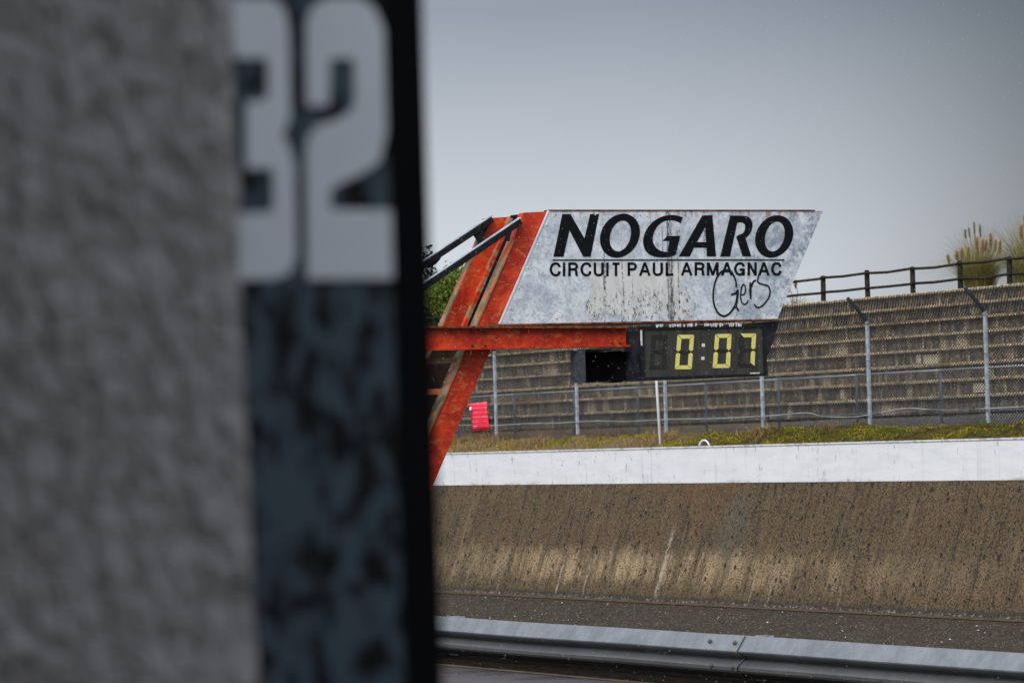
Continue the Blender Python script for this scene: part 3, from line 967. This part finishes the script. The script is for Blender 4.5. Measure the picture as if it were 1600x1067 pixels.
letter([(790,133)] + cat([(935,133),(1000,145),(1045,185),(1060,245),(1045,320),(1010,375),(975,410)], 3) + [(1045,628),(940,628),(862,390)] + cat([(905,362),(945,345),(970,295),(965,240),(935,215)], 3) + [(875,215),(785,630),(668,630)], cr7)
letter(oval(1325, 386, 229, 258, 40), cr7, [oval(1332, 387, 119, 182, 28)])
prism(xz([(863.7, 405.4), (1225.8, 405.2), (1225.8, 407.1), (863.7, 407.4)], YL0), YL0, YL1).build('rule', MAT['ink'], sp_)
GL = {  # stroke skeletons in a unit cell, y downward from the cap line
 'I': [[(.5,0),(.5,1)]], 'L': [[(0,0),(0,1)],[(-.09,.915),(1,.915)]], 'T': [[(0,.085),(1,.085)],[(.5,0),(.5,1)]],
 'N': [[(0,0),(0,1)],[(1,0),(1,1)],[(.0,.02),(1,.98)]], 'M': [[(0,0),(0,1)],[(1,0),(1,1)],[(.02,.0),(.5,.97)],[(.98,.0),(.5,.97)]],
 'A': [[(.5,-.02),(.0,1)],[(.5,-.02),(1,1)],[(.2,.66),(.8,.66)]],
 'U': [[(0,0),(0,.62),(.06,.80),(.25,.90),(.5,.925),(.75,.90),(.94,.80),(1,.62),(1,0)]],
 'C': [[(1,.33),(.93,.18),(.76,.09),(.52,.07),(.25,.13),(.06,.31),(0,.5),(.06,.69),(.25,.87),(.52,.93),(.76,.91),(.93,.81),(1,.64)]],
 'G': [[(.98,.32),(.9,.17),(.74,.09),(.52,.07),(.25,.13),(.06,.31),(0,.5),(.06,.69),(.25,.87),(.5,.93),(.76,.88),(.93,.72),(.95,.56)],[(.52,.545),(1.02,.545)],[(.97,.5),(.97,1)]],
 'P': [[(0,0),(0,1)],[(-.09,.08),(.55,.08),(.85,.12),(.98,.29),(.85,.47),(.55,.52),(0,.52)]],
 'R': [[(0,0),(0,1)],[(-.09,.08),(.55,.08),(.84,.12),(.95,.28),(.84,.44),(.55,.49),(0,.49)],[(.6,.49),(.84,.58),(.90,.75),(.92,.9),(1,1)]]}
def glyph(ch, x0, x1, f, y0, y1, th=25):
    x0 += th/2; x1 -= th/2
    if ch in 'A': x0 -= th*.10; x1 += th*.10
    mk_ = MB()
    for st_ in GL[ch]:
        q_ = [(x0+(x1-x0)*u, y0+(y1-y0)*v) for u, v in st_]
        if len(q_) > 2: q_ = cat(q_, 3)
        Lp, Rp = [], []
        for i in range(len(q_)):
            a = q_[max(i-1, 0)]; b = q_[min(i+1, len(q_)-1)]
            d = Vector((b[0]-a[0], b[1]-a[1])).normalized()
            Lp.append((q_[i][0]-d.y*th/2, q_[i][1]+d.x*th/2)); Rp.append((q_[i][0]+d.y*th/2, q_[i][1]-d.x*th/2))
        cl = lambda p: (p[0], min(max(p[1], y0-2), y1+2))
        vs = []
        for a, b in zip(Lp, Rp):
            A_, B_ = PY(*f(cl(a)), YL0), PY(*f(cl(b)), YL0)
            vs += [A_, B_, A_+Vector((0, .003, 0)), B_+Vector((0, .003, 0))]
        fs = [(0, 1, 3, 2)]
        for i in range(len(Lp)-1):
            a = i*4; b = a+4
            fs += [(a, b, b+1, a+1), (a, a+2, b+2, b), (a+1, b+1, b+3, a+3)]
        mk_.add(vs, fs)
    mk_.build('letter', MAT['ink'], sp_, fix=False)
for ch, a, b in (('C',30,165),('I',193,220),('R',258,380),('C',406,540),('U',568,690),('I',721,749),('T',782,897),('P',982,1095),('A',1123,1260),('U',1288,1410),('L',1445,1553)):
    glyph(ch, a, b, cr6, 704, 870 if a < 900 else 865, 29)
for ch, a, b in (('A',190,325),('R',355,480),('M',505,647),('A',680,817),('G',836,970),('N',1000,1112),('A',1133,1267),('C',1288,1412)):
    glyph(ch, a, b, cr7, 703, 862, 29)
def ribbon(pts, wd, n=6):
    pts = [(p[0], p[1], (p[2] if len(p) > 2 else wd)) for p in pts]
    pp = cat(pts, n) if len(pts) > 2 else pts
    L, Rr = [], []
    for i, p in enumerate(pp):
        a = pp[max(i-1, 0)]; b = pp[min(i+1, len(pp)-1)]
        d = Vector((b[0]-a[0], b[1]-a[1])).normalized(); nx, ny = -d.y*p[2]/2, d.x*p[2]/2
        L.append((p[0]+nx, p[1]+ny)); Rr.append((p[0]-nx, p[1]-ny))
    m_ = MB(); vs = []
    YH = YL0-.003
    cv = lambda p: PY(1090+p[0]*.08125, 420+p[1]*.08125, YH)
    for a, b in zip(L, Rr):
        A_, B_ = cv(a), cv(b)
        vs += [A_, B_, A_+Vector((0, .0025, 0)), B_+Vector((0, .0025, 0))]
    fs = []
    for i in range(len(L)-1):
        a = i*4; b = a+4
        fs += [(a, a+1, b+1, b), (a, b, b+2, a+2), (a+1, a+3, b+3, b+1)]
    m_.add(vs, fs)
    return m_
hand = thing  # (handwriting strokes are parts of the board)
for pts, wd in (([(745,350,34),(738,250,28),(700,140,32),(640,50,36),(560,18,34),(480,40,36),(400,120,34),(340,250,30),(305,420,30),(305,600,30),(330,730,32),(400,850,34),(480,900,34),(540,900,36),(620,850,34),(690,760,40),(732,690,44),(762,560,44),(775,405,34)], 32),
                ([(775,405),(725,470),(640,495)], 32), ([(738,690),(755,750),(795,805)], 34),
                ([(840,495),(890,490),(920,430),(915,340),(880,300),(850,350),(832,460),(830,570),(855,650),(900,682),(950,650),(970,605)], 24),
                ([(1015,260,30),(1017,420,44),(1022,580,24)], 34), ([(1035,345),(1070,250),(1125,215)], 30),
                ([(1212,20),(1180,110),(1160,190),(1165,260),(1230,290),(1350,325),(1385,390),(1395,450),(1370,550),(1310,640),(1240,710),(1170,742),(1120,720),(1090,675)], 27)):
    ribbon(pts, wd).build('pen_stroke', MAT['marker'], sp_)

# ------------------------------------------------------------------ race clock hanging under the board
YC = 28.72
def ck(p): return (985+p[0]*.14375, 500+p[1]*.14375)
fr = xz([ck((105,68)), ck((1442,44)), ck((1492,606)), ck((112,662))], YC)
fc = xz([ck((142,102)), ck((1434,79)), ck((1450,580)), ck((150,624))], YC)
cb = Vector((fr[3][0], YC+.16, fr[3][1]))
clock = thing('race_clock', 'black digital clock reading 0:07 in yellow segments hanging under the board', 'clock', cb)
prism(fr, YC+.03, YC+.31).build('case', MAT['slate_dark'], clock)
prism(fr, YC-.012, YC+.028, [fc]).build('frame', MAT['clock_frame'], clock)
fo = prism(fc, YC+.002, YC+.026).build('display', MAT['clock_face'], clock)
YD0, YD1 = YC-.003, YC+.0005
def seg(pts, mat, nm='segment', d=0.):
    return prism(xz([ck(p) for p in pts], YC), YD0+d, YD1+d).build(nm, mat, fo)
def digit(TL, TR, BL, BR, on, th=43, ghost=True):
    TL, TR, BL, BR = map(Vector, (TL, TR, BL, BR))
    def uv(u, v): return (TL*(1-u)+TR*u)*(1-v) + (BL*(1-u)+BR*u)*v
    wd = (TR-TL).length; ht = (BL-TL).length
    a = th/wd; b = th/ht; gp = 3.0/wd; gq = 3.0/ht; h = .5
    S = {'a': [(0+gp*1.6, 0), (1-gp*1.6, 0), (1-a-gp, b), (a+gp, b)],
         'd': [(a+gp, 1-b), (1-a-gp, 1-b), (1-gp*1.6, 1), (gp*1.6, 1)],
         'f': [(0, gq*1.6), (a, b+gq), (a, h-b*.55), (a*.5, h-gq*2.4), (0, h-b*.55)],
         'b': [(1-a, b+gq), (1, gq*1.6), (1, h-b*.55), (1-a*.5, h-gq*2.4), (1-a, h-b*.55)],
         'e': [(0, h+b*.55), (a*.5, h+gq*2.4), (a, h+b*.55), (a, 1-b-gq), (0, 1-gq*1.6)],
         'c': [(1-a, h+b*.55), (1-a*.5, h+gq*2.4), (1, h+b*.55), (1, 1-gq*1.6), (1-a, 1-b-gq)],
         'g': [(a*.62, h), (a*1.1, h-b*.42), (1-a*1.1, h-b*.42), (1-a*.62, h), (1-a*1.1, h+b*.42), (a*1.1, h+b*.42)]}
    for n, q_ in S.items():
        P_ = [tuple(uv(*p)) for p in q_]
        if n in on: seg(P_, MAT['yellow'])
        elif ghost: seg(P_, MAT['ghost'], 'unlit_segment', .001)
digit((235,165), (405,160), (207,537), (383,530), '')
digit((513,160), (692,160), (482,536), (665,534), 'abcdef')
digit((922,152), (1098,150), (893,522), (1081,520), 'abcdef')
digit((1190,147), (1365,145), (1160,515), (1348,505), 'abc')
for cx_, cy_ in ((793, 273), (788, 416)):
    seg([(cx_-16, cy_-18), (cx_+16, cy_-18), (cx_+16, cy_+18), (cx_-17, cy_+18)], MAT['cream'], 'colon_dot')
seg([(1301, 571), (1405, 568), (1405, 584), (1301, 588)], MAT['flake'], 'maker_plate')
# what is left of old white lettering along the top of the frame
x_ = 275
while x_ < 1210:
    wd = R_.uniform(8, 26)
    if not (360 < x_ < 395 or 550 < x_ < 575 or 1000 < x_ < 1045) and R_.random() < .85:
        yb = 62-(x_-275)/930*12
        t0 = yb-R_.uniform(12, 22); t1 = yb+R_.uniform(12, 24); k_ = R_.uniform(-5, 5)
        prism(xz([ck((x_, t0)), ck((x_+wd*.7, t0+R_.uniform(-4, 4))), ck((x_+wd, (t0+t1)/2)), ck((x_+wd*.6+k_, t1)), ck((x_+k_, t1-4))], YC-.013), YC-.0145, YC-.0122).build('flaked_lettering', MAT['flake'], clock)
    x_ += wd+R_.uniform(2, 8)
prism(xz([ck((106,112)), ck((126,108)), ck((130,230)), ck((131,282)), ck((113,270)), ck((108,200))], YC-.013), YC-.0145, YC-.0122).build('paint_flake', MAT['flake'], clock)

# empty black housing beside the clock
YH = 28.75
hb = xz([(912.5, 546.5), (1003, 544), (1003, 594.5), (912.5, 597)], YH)
hz = thing('empty_housing', 'empty black box with grey side left of the clock under the red beam', 'box', (hb[3][0], YH, hb[3][1]))
x0, x1 = hb[0][0], hb[1][0]-.03; z0, z1 = hb[3][1], hb[0][1]
t = .012
tag(MB().box((x0, YH, z0), (x0+t, YH+.27, z1)).build('side', MAT['slate'], hz), 'grey outer side')
MB().box((x1-t, YH+.33, z0), (x1, YH+.6, z1)).build('side', MAT['black'], hz)
MB().box((x0+t+.001, YH+.255, z0+t+.001), (x1-.0, YH+.27, z1-t-.001)).build('back', MAT['black'], hz)
MB().box((x0+t+.001, YH+.002, z0), (x1-.32, YH+.27, z0+t)).build('bottom', MAT['black'], hz)
MB().box((x0+t+.001, YH+.002, z1-t), (x1-.32, YH+.27, z1)).build('top', MAT['black'], hz)
MB().box((x0+t+.001, YH+.2, z0+t+.001), (x0+t+.006, YH+.25, z1-t-.001)).build('liner', MAT['black'], hz)

# ================================================================== PIT BUILDING BESIDE THE CAMERA
YP = 2.0
pit = thing('pit_building', 'blurred grey roughcast pit wall with a black painted end in the foreground', 'building', (.7, 2.1, .04))
xe = PY(379, 533, YP-.02).x; xc = PY(683, 533, YP).x
# roughcast wall end: dense front face with real lumps and a rounded corner
nx_, nz_ = 46, 130
vs, fs = [], []
for j in range(nz_+1):
    z = 1.25+(2.55-1.25)*j/nz_
    for i in range(nx_+1):
        u = i/nx_
        x = xe-.60+.60*min(1, u/.94)
        y = YP-.025
        if u > .94:
            a = (u-.94)/.06
            x = xe + .0*a; y = YP-.025+.045*a
        dd = .0036*mnoise.noise(Vector((x*52+z*20, z*40-x*18, 1))) + .0022*mnoise.noise(Vector((x*95, z*90, 5)))
        x += max(0, 1.98-z)*.016*max(0, (u-.5)*2)
        if u > .88: x += .004*mnoise.noise(Vector((z*22, 3, 1))) - .010*max(0, (u-.94)/.06)*0
        vs.append((x, y+dd, z))
for j in range(nz_):
    for i in range(nx_):
        a = j*(nx_+1)+i
        fs.append((a, a+1, a+nx_+2, a+nx_+1))
rw = MB().add(vs, fs).build('roughcast_wall', MAT['roughcast'], pit, fix=False, smooth=True)
m = MB(); m.box((-2.6, YP-.02, .05), (xe-.012, YP+.4, 1.26)); m.box((-2.6, YP-.02, 2.54), (xe-.012, YP+.4, 3.25)); m.box((-2.6, YP-.02, 1.26), (xe-.59, YP+.4, 2.54)); m.box((xe-.59, YP+.012, 1.26), (xe-.012, YP+.4, 2.54))
m.build('wall_core', MAT['roughcast'], pit)
MB().box((xe-.011, YP+.004, .05), (xc, YP+.40, 3.25)).build('column', MAT['board_black'], pit, bevel=.002)
MB().box((-2.8, -6, .05), (-2.6, YP+.4, 3.25)).build('side_wall', MAT['plaster'], pit)
MB().box((-2.6, -6.2, .05), (1.0, -6.0, 3.25)).build('back_wall', MAT['plaster'], pit)
m = MB(); m.box((.02, YP-.58, .05), (.44, YP-.27, 3.24)); m.box((.02, YP-.27, .05), (.585, YP-.03, 3.24))
m.build('shade_block', MAT['dark_brown'], pit)  # unseen block added beside the view to shade the grey wall's left
MB().box((-2.8, -6.2, 3.251), (.05, YP+.4, 3.45)).build('roof_slab', MAT['plaster'], pit)
# number board
nb_x0 = xe-.004; nb_x1 = PY(609, 450, YP).x
nb = thing('number_board', 'black scuffed board with white number 32 on the blurred pit wall', 'sign', (nb_x0, YP, 1.2))
MB().box((nb_x0, YP-.004, 1.2), (nb_x1, YP+.0035, 2.5)).build('panel', MAT['board'], nb)
def cz(p): return (330+p[0]*.4313, p[1]*.4313)
two = [(352,385),(352,90),(380,20),(440,-5),(540,-5),(600,35),(632,110),(640,480),(615,590),(545,635),(450,678),(435,700),(435,760),(655,765),(660,1012),(352,1012),(349,560),(358,500),(390,460),(480,428),(520,400),(527,370),(525,225),(515,216),(445,216),(436,225),(432,385)]
three = [(80,-5),(225,-5),(272,35),(288,110),(292,420),(276,470),(260,487),(282,520),(306,600),(312,930),(288,990),(232,1012),(97,1012),(97,775),(222,768),(230,755),(230,625),(222,612),(133,610),(133,372),(205,362),(212,350),(212,225),(205,214),(87,210)]
for pl in (three, two):
    prism(xz([cz(p) for p in pl], YP-.0065), YP-.0065, YP-.0045).build('digit', MAT['digit_white'], nb)

for ob_ in (pit, nb):                      # the old pier stands very slightly out of plumb
    ob_.rotation_euler.y = -.006
    ob_.location.x += .006*(1.86-ob_.location.z)

# ================================================================== VEGETATION
def blades(name, mat, pts, hmin, hmax, wd, lean, base, parent=None, seed=1, segs=2):
    r = random.Random(seed); m = MB(); vs, fs = [], []
    for (x, y, z, s) in pts:
        h = r.uniform(hmin, hmax)*s; a = r.uniform(0, 2*math.pi); ln = r.uniform(.1, 1)*lean*h
        dx, dy = math.cos(a)*ln, math.sin(a)*ln
        wa = r.uniform(0, math.pi); wx, wy = math.cos(wa)*wd/2, math.sin(wa)*wd/2
        n0 = len(vs)
        for t in range(segs):
            q = t/segs
            f = 1-q*.6
            vs += [(x+dx*q*q-wx*f, y+dy*q*q-wy*f, z+h*(q-.15*lean*q*q)), (x+dx*q*q+wx*f, y+dy*q*q+wy*f, z+h*(q-.15*lean*q*q))]
        vs.append((x+dx, y+dy, z+h*(1-.25*lean)))
        for t in range(segs-1):
            a_ = n0+t*2
            fs.append((a_, a_+1, a_+3, a_+2))
        a_ = n0+(segs-1)*2
        fs.append((a_, a_+1, a_+2))
    m.add(vs, fs)
    o = m.build(name, mat, parent, base=base, fix=False)
    return o
def vpt(x, y): return vz(x)+vh(x, y)-.01
r = random.Random(3)
pts = []
while len(pts) < 15000:
    y = r.uniform(58, 92); x = r.uniform(38.55, 40.4)
    d = mnoise.noise(Vector((x*1.2, y*.55, 4)))
    if d + (y-69)*.05 + .0 > r.uniform(-.1, .35): pts.append((x, y, vpt(x, y), 1+.6*d))
tag(blades('dry_grass', MAT['straw'], pts, .06, .26, .014, 1.2, (39, 70, 1.9), seed=5), 'dry straw coloured grass along the top of the white wall on the left', 'grass', kind='stuff')
pts = []
while len(pts) < 8000:
    y = r.uniform(62, 100); x = r.uniform(40.3, 42.9)
    if (y-66)*.06+mnoise.noise(Vector((x, y*.5, 9)))*.5 > r.uniform(0, .6): pts.append((x, y, vpt(x, y), 1.))
tag(blades('straw_litter', MAT['straw'], pts, .06, .22, .014, 1.3, (41, 74, 2.1), seed=6), 'tan dead grass between the wire fence and the terraces', 'grass', kind='stuff')
pts = []
while len(pts) < 26000:
    y = r.uniform(44, 84); x = r.uniform(38.5, 40.1)
    d = mnoise.noise(Vector((x*1.6, y*.8, 14)))
    if d > r.uniform(-.15, .35): pts.append((x, y, vpt(x, y), 1+.5*d))
tag(blades('moss', MAT['mossblade'], pts, .02, .06, .02, .7, (39, 60, 1.9), seed=8), 'yellow green moss cushions along the top of the white wall', 'moss', kind='stuff')
pts = []
for _ in range(26):
    cx_, cy_ = r.uniform(38.7, 40.2), r.uniform(50, 80)
    for _ in range(60):
        x = cx_+r.gauss(0, .08); y = cy_+r.gauss(0, .16)
        pts.append((x, y, vpt(x, y), 1))
tag(blades('green_grass', MAT['greengrass'], pts, .05, .16, .010, .9, (39, 62, 1.9), seed=9), 'small tufts of fresh green grass in the moss', 'grass', kind='stuff')

def pampas(px, X, z0, h, nl, plumes, label, seed):
    r = random.Random(seed)
    b = PX(px, 450, X); b = Vector((X, b.y, z0))
    t = thing('pampas_grass', label, 'plant', b, 'pampas clumps on the crest')
    vs, fs = [], []
    for _ in range(nl):
        a = r.uniform(0, 2*math.pi); L = h*r.uniform(.6, 1.3); sp = r.uniform(.15, 1.35)
        ca, sa = math.cos(a), math.sin(a); wd = r.uniform(.005, .012)
        r0 = r.uniform(0, .42)
        n0 = len(vs); S = 7
        for i in range(S+1):
            q = i/S
            rad = r0 + sp*L*.75*q**1.7; z = L*(q - .55*sp*q**2.6)
            p = b + Vector((ca*rad, sa*rad, z)); f = wd*(1-q*.85)/2
            vs += [(p.x-sa*f, p.y+ca*f, p.z), (p.x+sa*f, p.y-ca*f, p.z)]
        for i in range(S):
            fs.append((n0+2*i, n0+2*i+1, n0+2*i+3, n0+2*i+2))
    tag(MB().add(vs, fs).build('leaves', MAT['pampas'], t, fix=False), kind='stuff')
    for (ppx, ppy, ln, wd, pale) in plumes:
        tip = PX(ppx, ppy, X+r.uniform(-.45, .0)); ax = Vector((r.uniform(-.08,.08), (tip.y-b.y)*.12, 1)).normalized()
        vs, fs = [], []
        for i in range(520 if not pale else 240):
            q = r.random(); rr = 2.3*wd*math.sin(math.pi*min(1, .12+q*.88))**.8*r.uniform(.2, 1)
            a = r.uniform(0, 2*math.pi)
            c = tip - ax*ln*q
            o_ = Vector((math.cos(a)*rr, math.sin(a)*rr, 0)); e = c+o_+Vector((0, 0, r.uniform(.02, .09)))+Vector((r.gauss(0, .02), r.gauss(0, .025), 0))
            s_ = Vector((-math.sin(a), math.cos(a), 0))*.006
            n0 = len(vs); vs += [c-s_, c+s_, e+s_*.5]; fs.append((n0, n0+1, n0+2))
        st = MB().add(vs, fs)
        o = st.build('plume', MAT['plume_pale'] if pale else MAT['plume'], t, fix=False)
        MB().tube([b+Vector((r.uniform(-.1,.1), r.uniform(-.1,.1), 0)), (b+tip)*.5+Vector((0, (tip.y-b.y)*.15, .1)), tip-ax*ln*.2], .007, 5).build('stalk', MAT['straw'], o, fix=False)
    return t
pampas(1530, 50.4, 5.35, 1.6, 2000, [(1548,366,.36,.075,0),(1527,372,.40,.05,0),(1535,376,.34,.045,0),(1541,377,.28,.045,0),(1556,377,.28,.04,0),(1563,377,.33,.045,0),(1513,388,.3,.05,0),(1503,390,.3,.05,0),(1495,394,.24,.06,0),(1481,400,.22,.04,0),(1531,352,.32,.05,1),(1522,349,.28,.03,1),(1508,361,.2,.03,1),(1514,358,.22,.03,1)],
       'large pampas grass with many upright tan plumes behind the timber fence', 11)
pampas(1608, 50.6, 5.35, 1.85, 1700, [(1601,339,.30,.07,0),(1596,353,.34,.09,0),(1612,345,.4,.08,0),(1622,352,.4,.08,0)],
       'pampas grass cut by the right edge of the picture', 12)
pampas(1243, 50.4, 5.3, .62, 200, [(1243,440,.2,.04,0),(1232,446,.2,.04,0)], 'small pampas tuft showing just right of the slanted board', 13)
pampas(1285, 50.6, 5.25, .38, 120, [], 'low grass tuft under the timber fence near the board', 14)
pampas(1330, 50.6, 5.25, .34, 90, [], 'lowest thin grass tuft along the crest fence', 15)

def tree(name, label, b, h, blobs, mat, nleaf, ls, seed, group=None):
    r = random.Random(seed)
    b = Vector(b)
    t = thing(name, label, 'tree', b, group)
    m = MB().tube([b-Vector((0,0,.3)), b+Vector((.05, .1, h*.35)), b+Vector((-.05, .05, h*.75))], [.16*h/5, .11*h/5, .04*h/5], 8)
    for i in range(9):
        c = blobs[i % len(blobs)]
        m.tube([b+Vector((0, .05, h*r.uniform(.2, .5))), b+Vector((c[0]*.5, c[1]*.5, c[2]*.8)), b+Vector((c[0], c[1], c[2]))], [.05*h/5, .035*h/5, .012], 6)
    m.build('trunk', MAT['bark'], t, smooth=True)
    vs, fs = [], []
    tot = sum(c[3]**2 for c in blobs)
    for c in blobs:
        for _ in range(int(nleaf*c[3]**2/tot)):
            d = Vector((r.gauss(0,1), r.gauss(0,1), r.gauss(0,1))).normalized()
            rr = c[3]*(r.random()**.45)*(1+.35*mnoise.noise(d*2.3+Vector((c[0], c[1], c[2]))))
            p = b+Vector(c[:3])+Vector((d.x*rr, d.y*rr, d.z*rr*c[4]))
            u = Vector((r.gauss(0,1), r.gauss(0,1), r.gauss(0,1)+.4)).normalized(); v = u.orthogonal().normalized(); wv = u.cross(v)
            L = ls*r.uniform(.6, 1.3); n0 = len(vs)
            vs += [p-v*L*.5, p+wv*L*.28, p+v*L*.5, p-wv*L*.28]; fs.append((n0, n0+1, n0+2, n0+3))
    tag(MB().add(vs, fs).build('crown', mat, t, fix=False), kind='stuff')
    return t
def tp(px, X): return PX(px, 500, X).y
r = random.Random(21)
bl = [(r.uniform(-.9,.9), r.uniform(-1.6,1.6), r.uniform(.6, 2.2), r.uniform(.5, .8), 1.0) for _ in range(16)]
tree('leafy_shrub', 'bright green leafy shrub behind the terrace crest left of the red gantry', (53, tp(700, 53), 5.2), 2.6, bl, MAT['leaf_light'], 9000, .13, 31)
bl = [(r.uniform(-.8,.8), r.uniform(-1.3,1.3), r.uniform(.4, 1.5), r.uniform(.45, .7), 1.0) for _ in range(12)]
tree('leafy_shrub', 'second bright green shrub nearest the red column, lower than its neighbour', (54, tp(732, 54), 5.2), 1.8, bl, MAT['leaf_light'], 6000, .13, 32)
for i, (px, X, h, lab) in enumerate(((672, 57, 4.9, 'tall dark pine behind the bright shrub at the black column edge'), (698, 58.5, 3.9, 'dark pine with spiky tip behind the bright shrub'), (640, 57, 5.2, 'dark pine mostly hidden behind the blurred black column'), (722, 60, 3.2, 'lowest dark pine seen beside the red gantry leg'))):
    bl = []
    for j in range(14):
        q = j/13
        bl.append((r.uniform(-.5,.5)*(1.2-q), r.uniform(-.5,.5)*(1.2-q), h*(.15+.8*q), .85*(1.05-q)+.12, .8))
    for _ in range(6):
        bl.append((r.uniform(-.7,.7), r.uniform(-.9,.9), h*r.uniform(.5,.85), .28, 1.6))
    tree('pine_tree', lab, (X, tp(px, X), 4.6), h, bl, MAT['leaf_dark'], 6000, .14, 40+i, 'pines beyond the terrace crest')

# ------------------------------------------------------------------ loose stones on the runoff
def rz(x):
    pr = [(15.4, -.245), (20, -.62), (26, -1.05), (31, -1.32), (36.85, -1.46)]
    for (a, b), (c, d) in zip(pr, pr[1:]):
        if a <= x <= c: return b+(d-b)*(x-a)/(c-a)
    return -1.46
r = random.Random(51)
vs, fs = [], []
for _ in range(42000):
    x = r.uniform(25, 36.8); y = r.uniform(30, 80); z = rz(x)
    a = .008+.016*r.random()**3; h = a*r.uniform(.5, 1.0); t = r.uniform(0, 3); n0 = len(vs)
    for i in range(4):
        vs.append((x+a*r.uniform(.7, 1.2)*math.cos(t+i*1.571), y+a*r.uniform(.7, 1.2)*math.sin(t+i*1.571), z))
    vs.append((x+r.uniform(-.3, .3)*a, y+r.uniform(-.3, .3)*a, z+h))
    for i in range(4): fs.append((n0+i, n0+(i+1) % 4, n0+4))
k = NT('loose stones', .8, .2)
gi_ = k.n('ShaderNodeNewGeometry').outputs['Random Per Island']
cc = k.mix(k.ss(gi_, .0, .75), (.016, .013, .010), (.062, .048, .036))
cc = k.mix(k.ss(gi_, .93, .96), cc, (.20, .17, .13)); cc = k.mix(k.ss(gi_, .990, .993), cc, (.60, .56, .48))
k.col(cc)
tag(MB().add(vs, fs).build('gravel', k.m, base=(31, 55, -1.4), fix=False), 'loose dark gravel scattered between the guardrail and the banked wall', 'gravel', kind='stuff')

# ------------------------------------------------------------------ rain in the air
r = random.Random(77)
k = NT('rain water', .3, .5)
k.b.inputs['Base Color'].default_value = (.85, .87, .9, 1)
_t = k.n('ShaderNodeBsdfTranslucent'); _t.inputs['Color'].default_value = (.9, .92, .95, 1)
_m = k.n('ShaderNodeMixShader'); _m.inputs[0].default_value = .6
k.t.links.new(k.b.outputs[0], _m.inputs[1]); k.t.links.new(_t.outputs[0], _m.inputs[2]); k.t.links.new(_m.outputs[0], k.t.nodes['Material Output'].inputs['Surface'])
MAT['rain'] = k.m
vs, fs = [], []
for _ in range(8000):
    d = (14**3+(30**3-14**3)*r.random())**(1/3)
    p = EYE + ray(r.uniform(560, 1750), r.uniform(-60, 1120))*d
    if p.x < 2.2 or p.z < .1: continue
    a = .0010; L = r.uniform(.003, .005); n0 = len(vs)
    vs += [(p.x-a, p.y, p.z), (p.x, p.y-a, p.z), (p.x+a, p.y, p.z), (p.x, p.y+a, p.z), (p.x+L*.12, p.y, p.z+L), (p.x-L*.05, p.y, p.z-L*.7)]
    for i in range(4):
        fs += [(n0+i, n0+(i+1) % 4, n0+4), (n0+(i+1) % 4, n0+i, n0+5)]
ro = MB().add(vs, fs).build('raindrops', MAT['rain'], base=(16, 24, 2), fix=False, smooth=True)
tag(ro, 'fine rain falling between the pit lane and the sign', 'rain', kind='stuff')
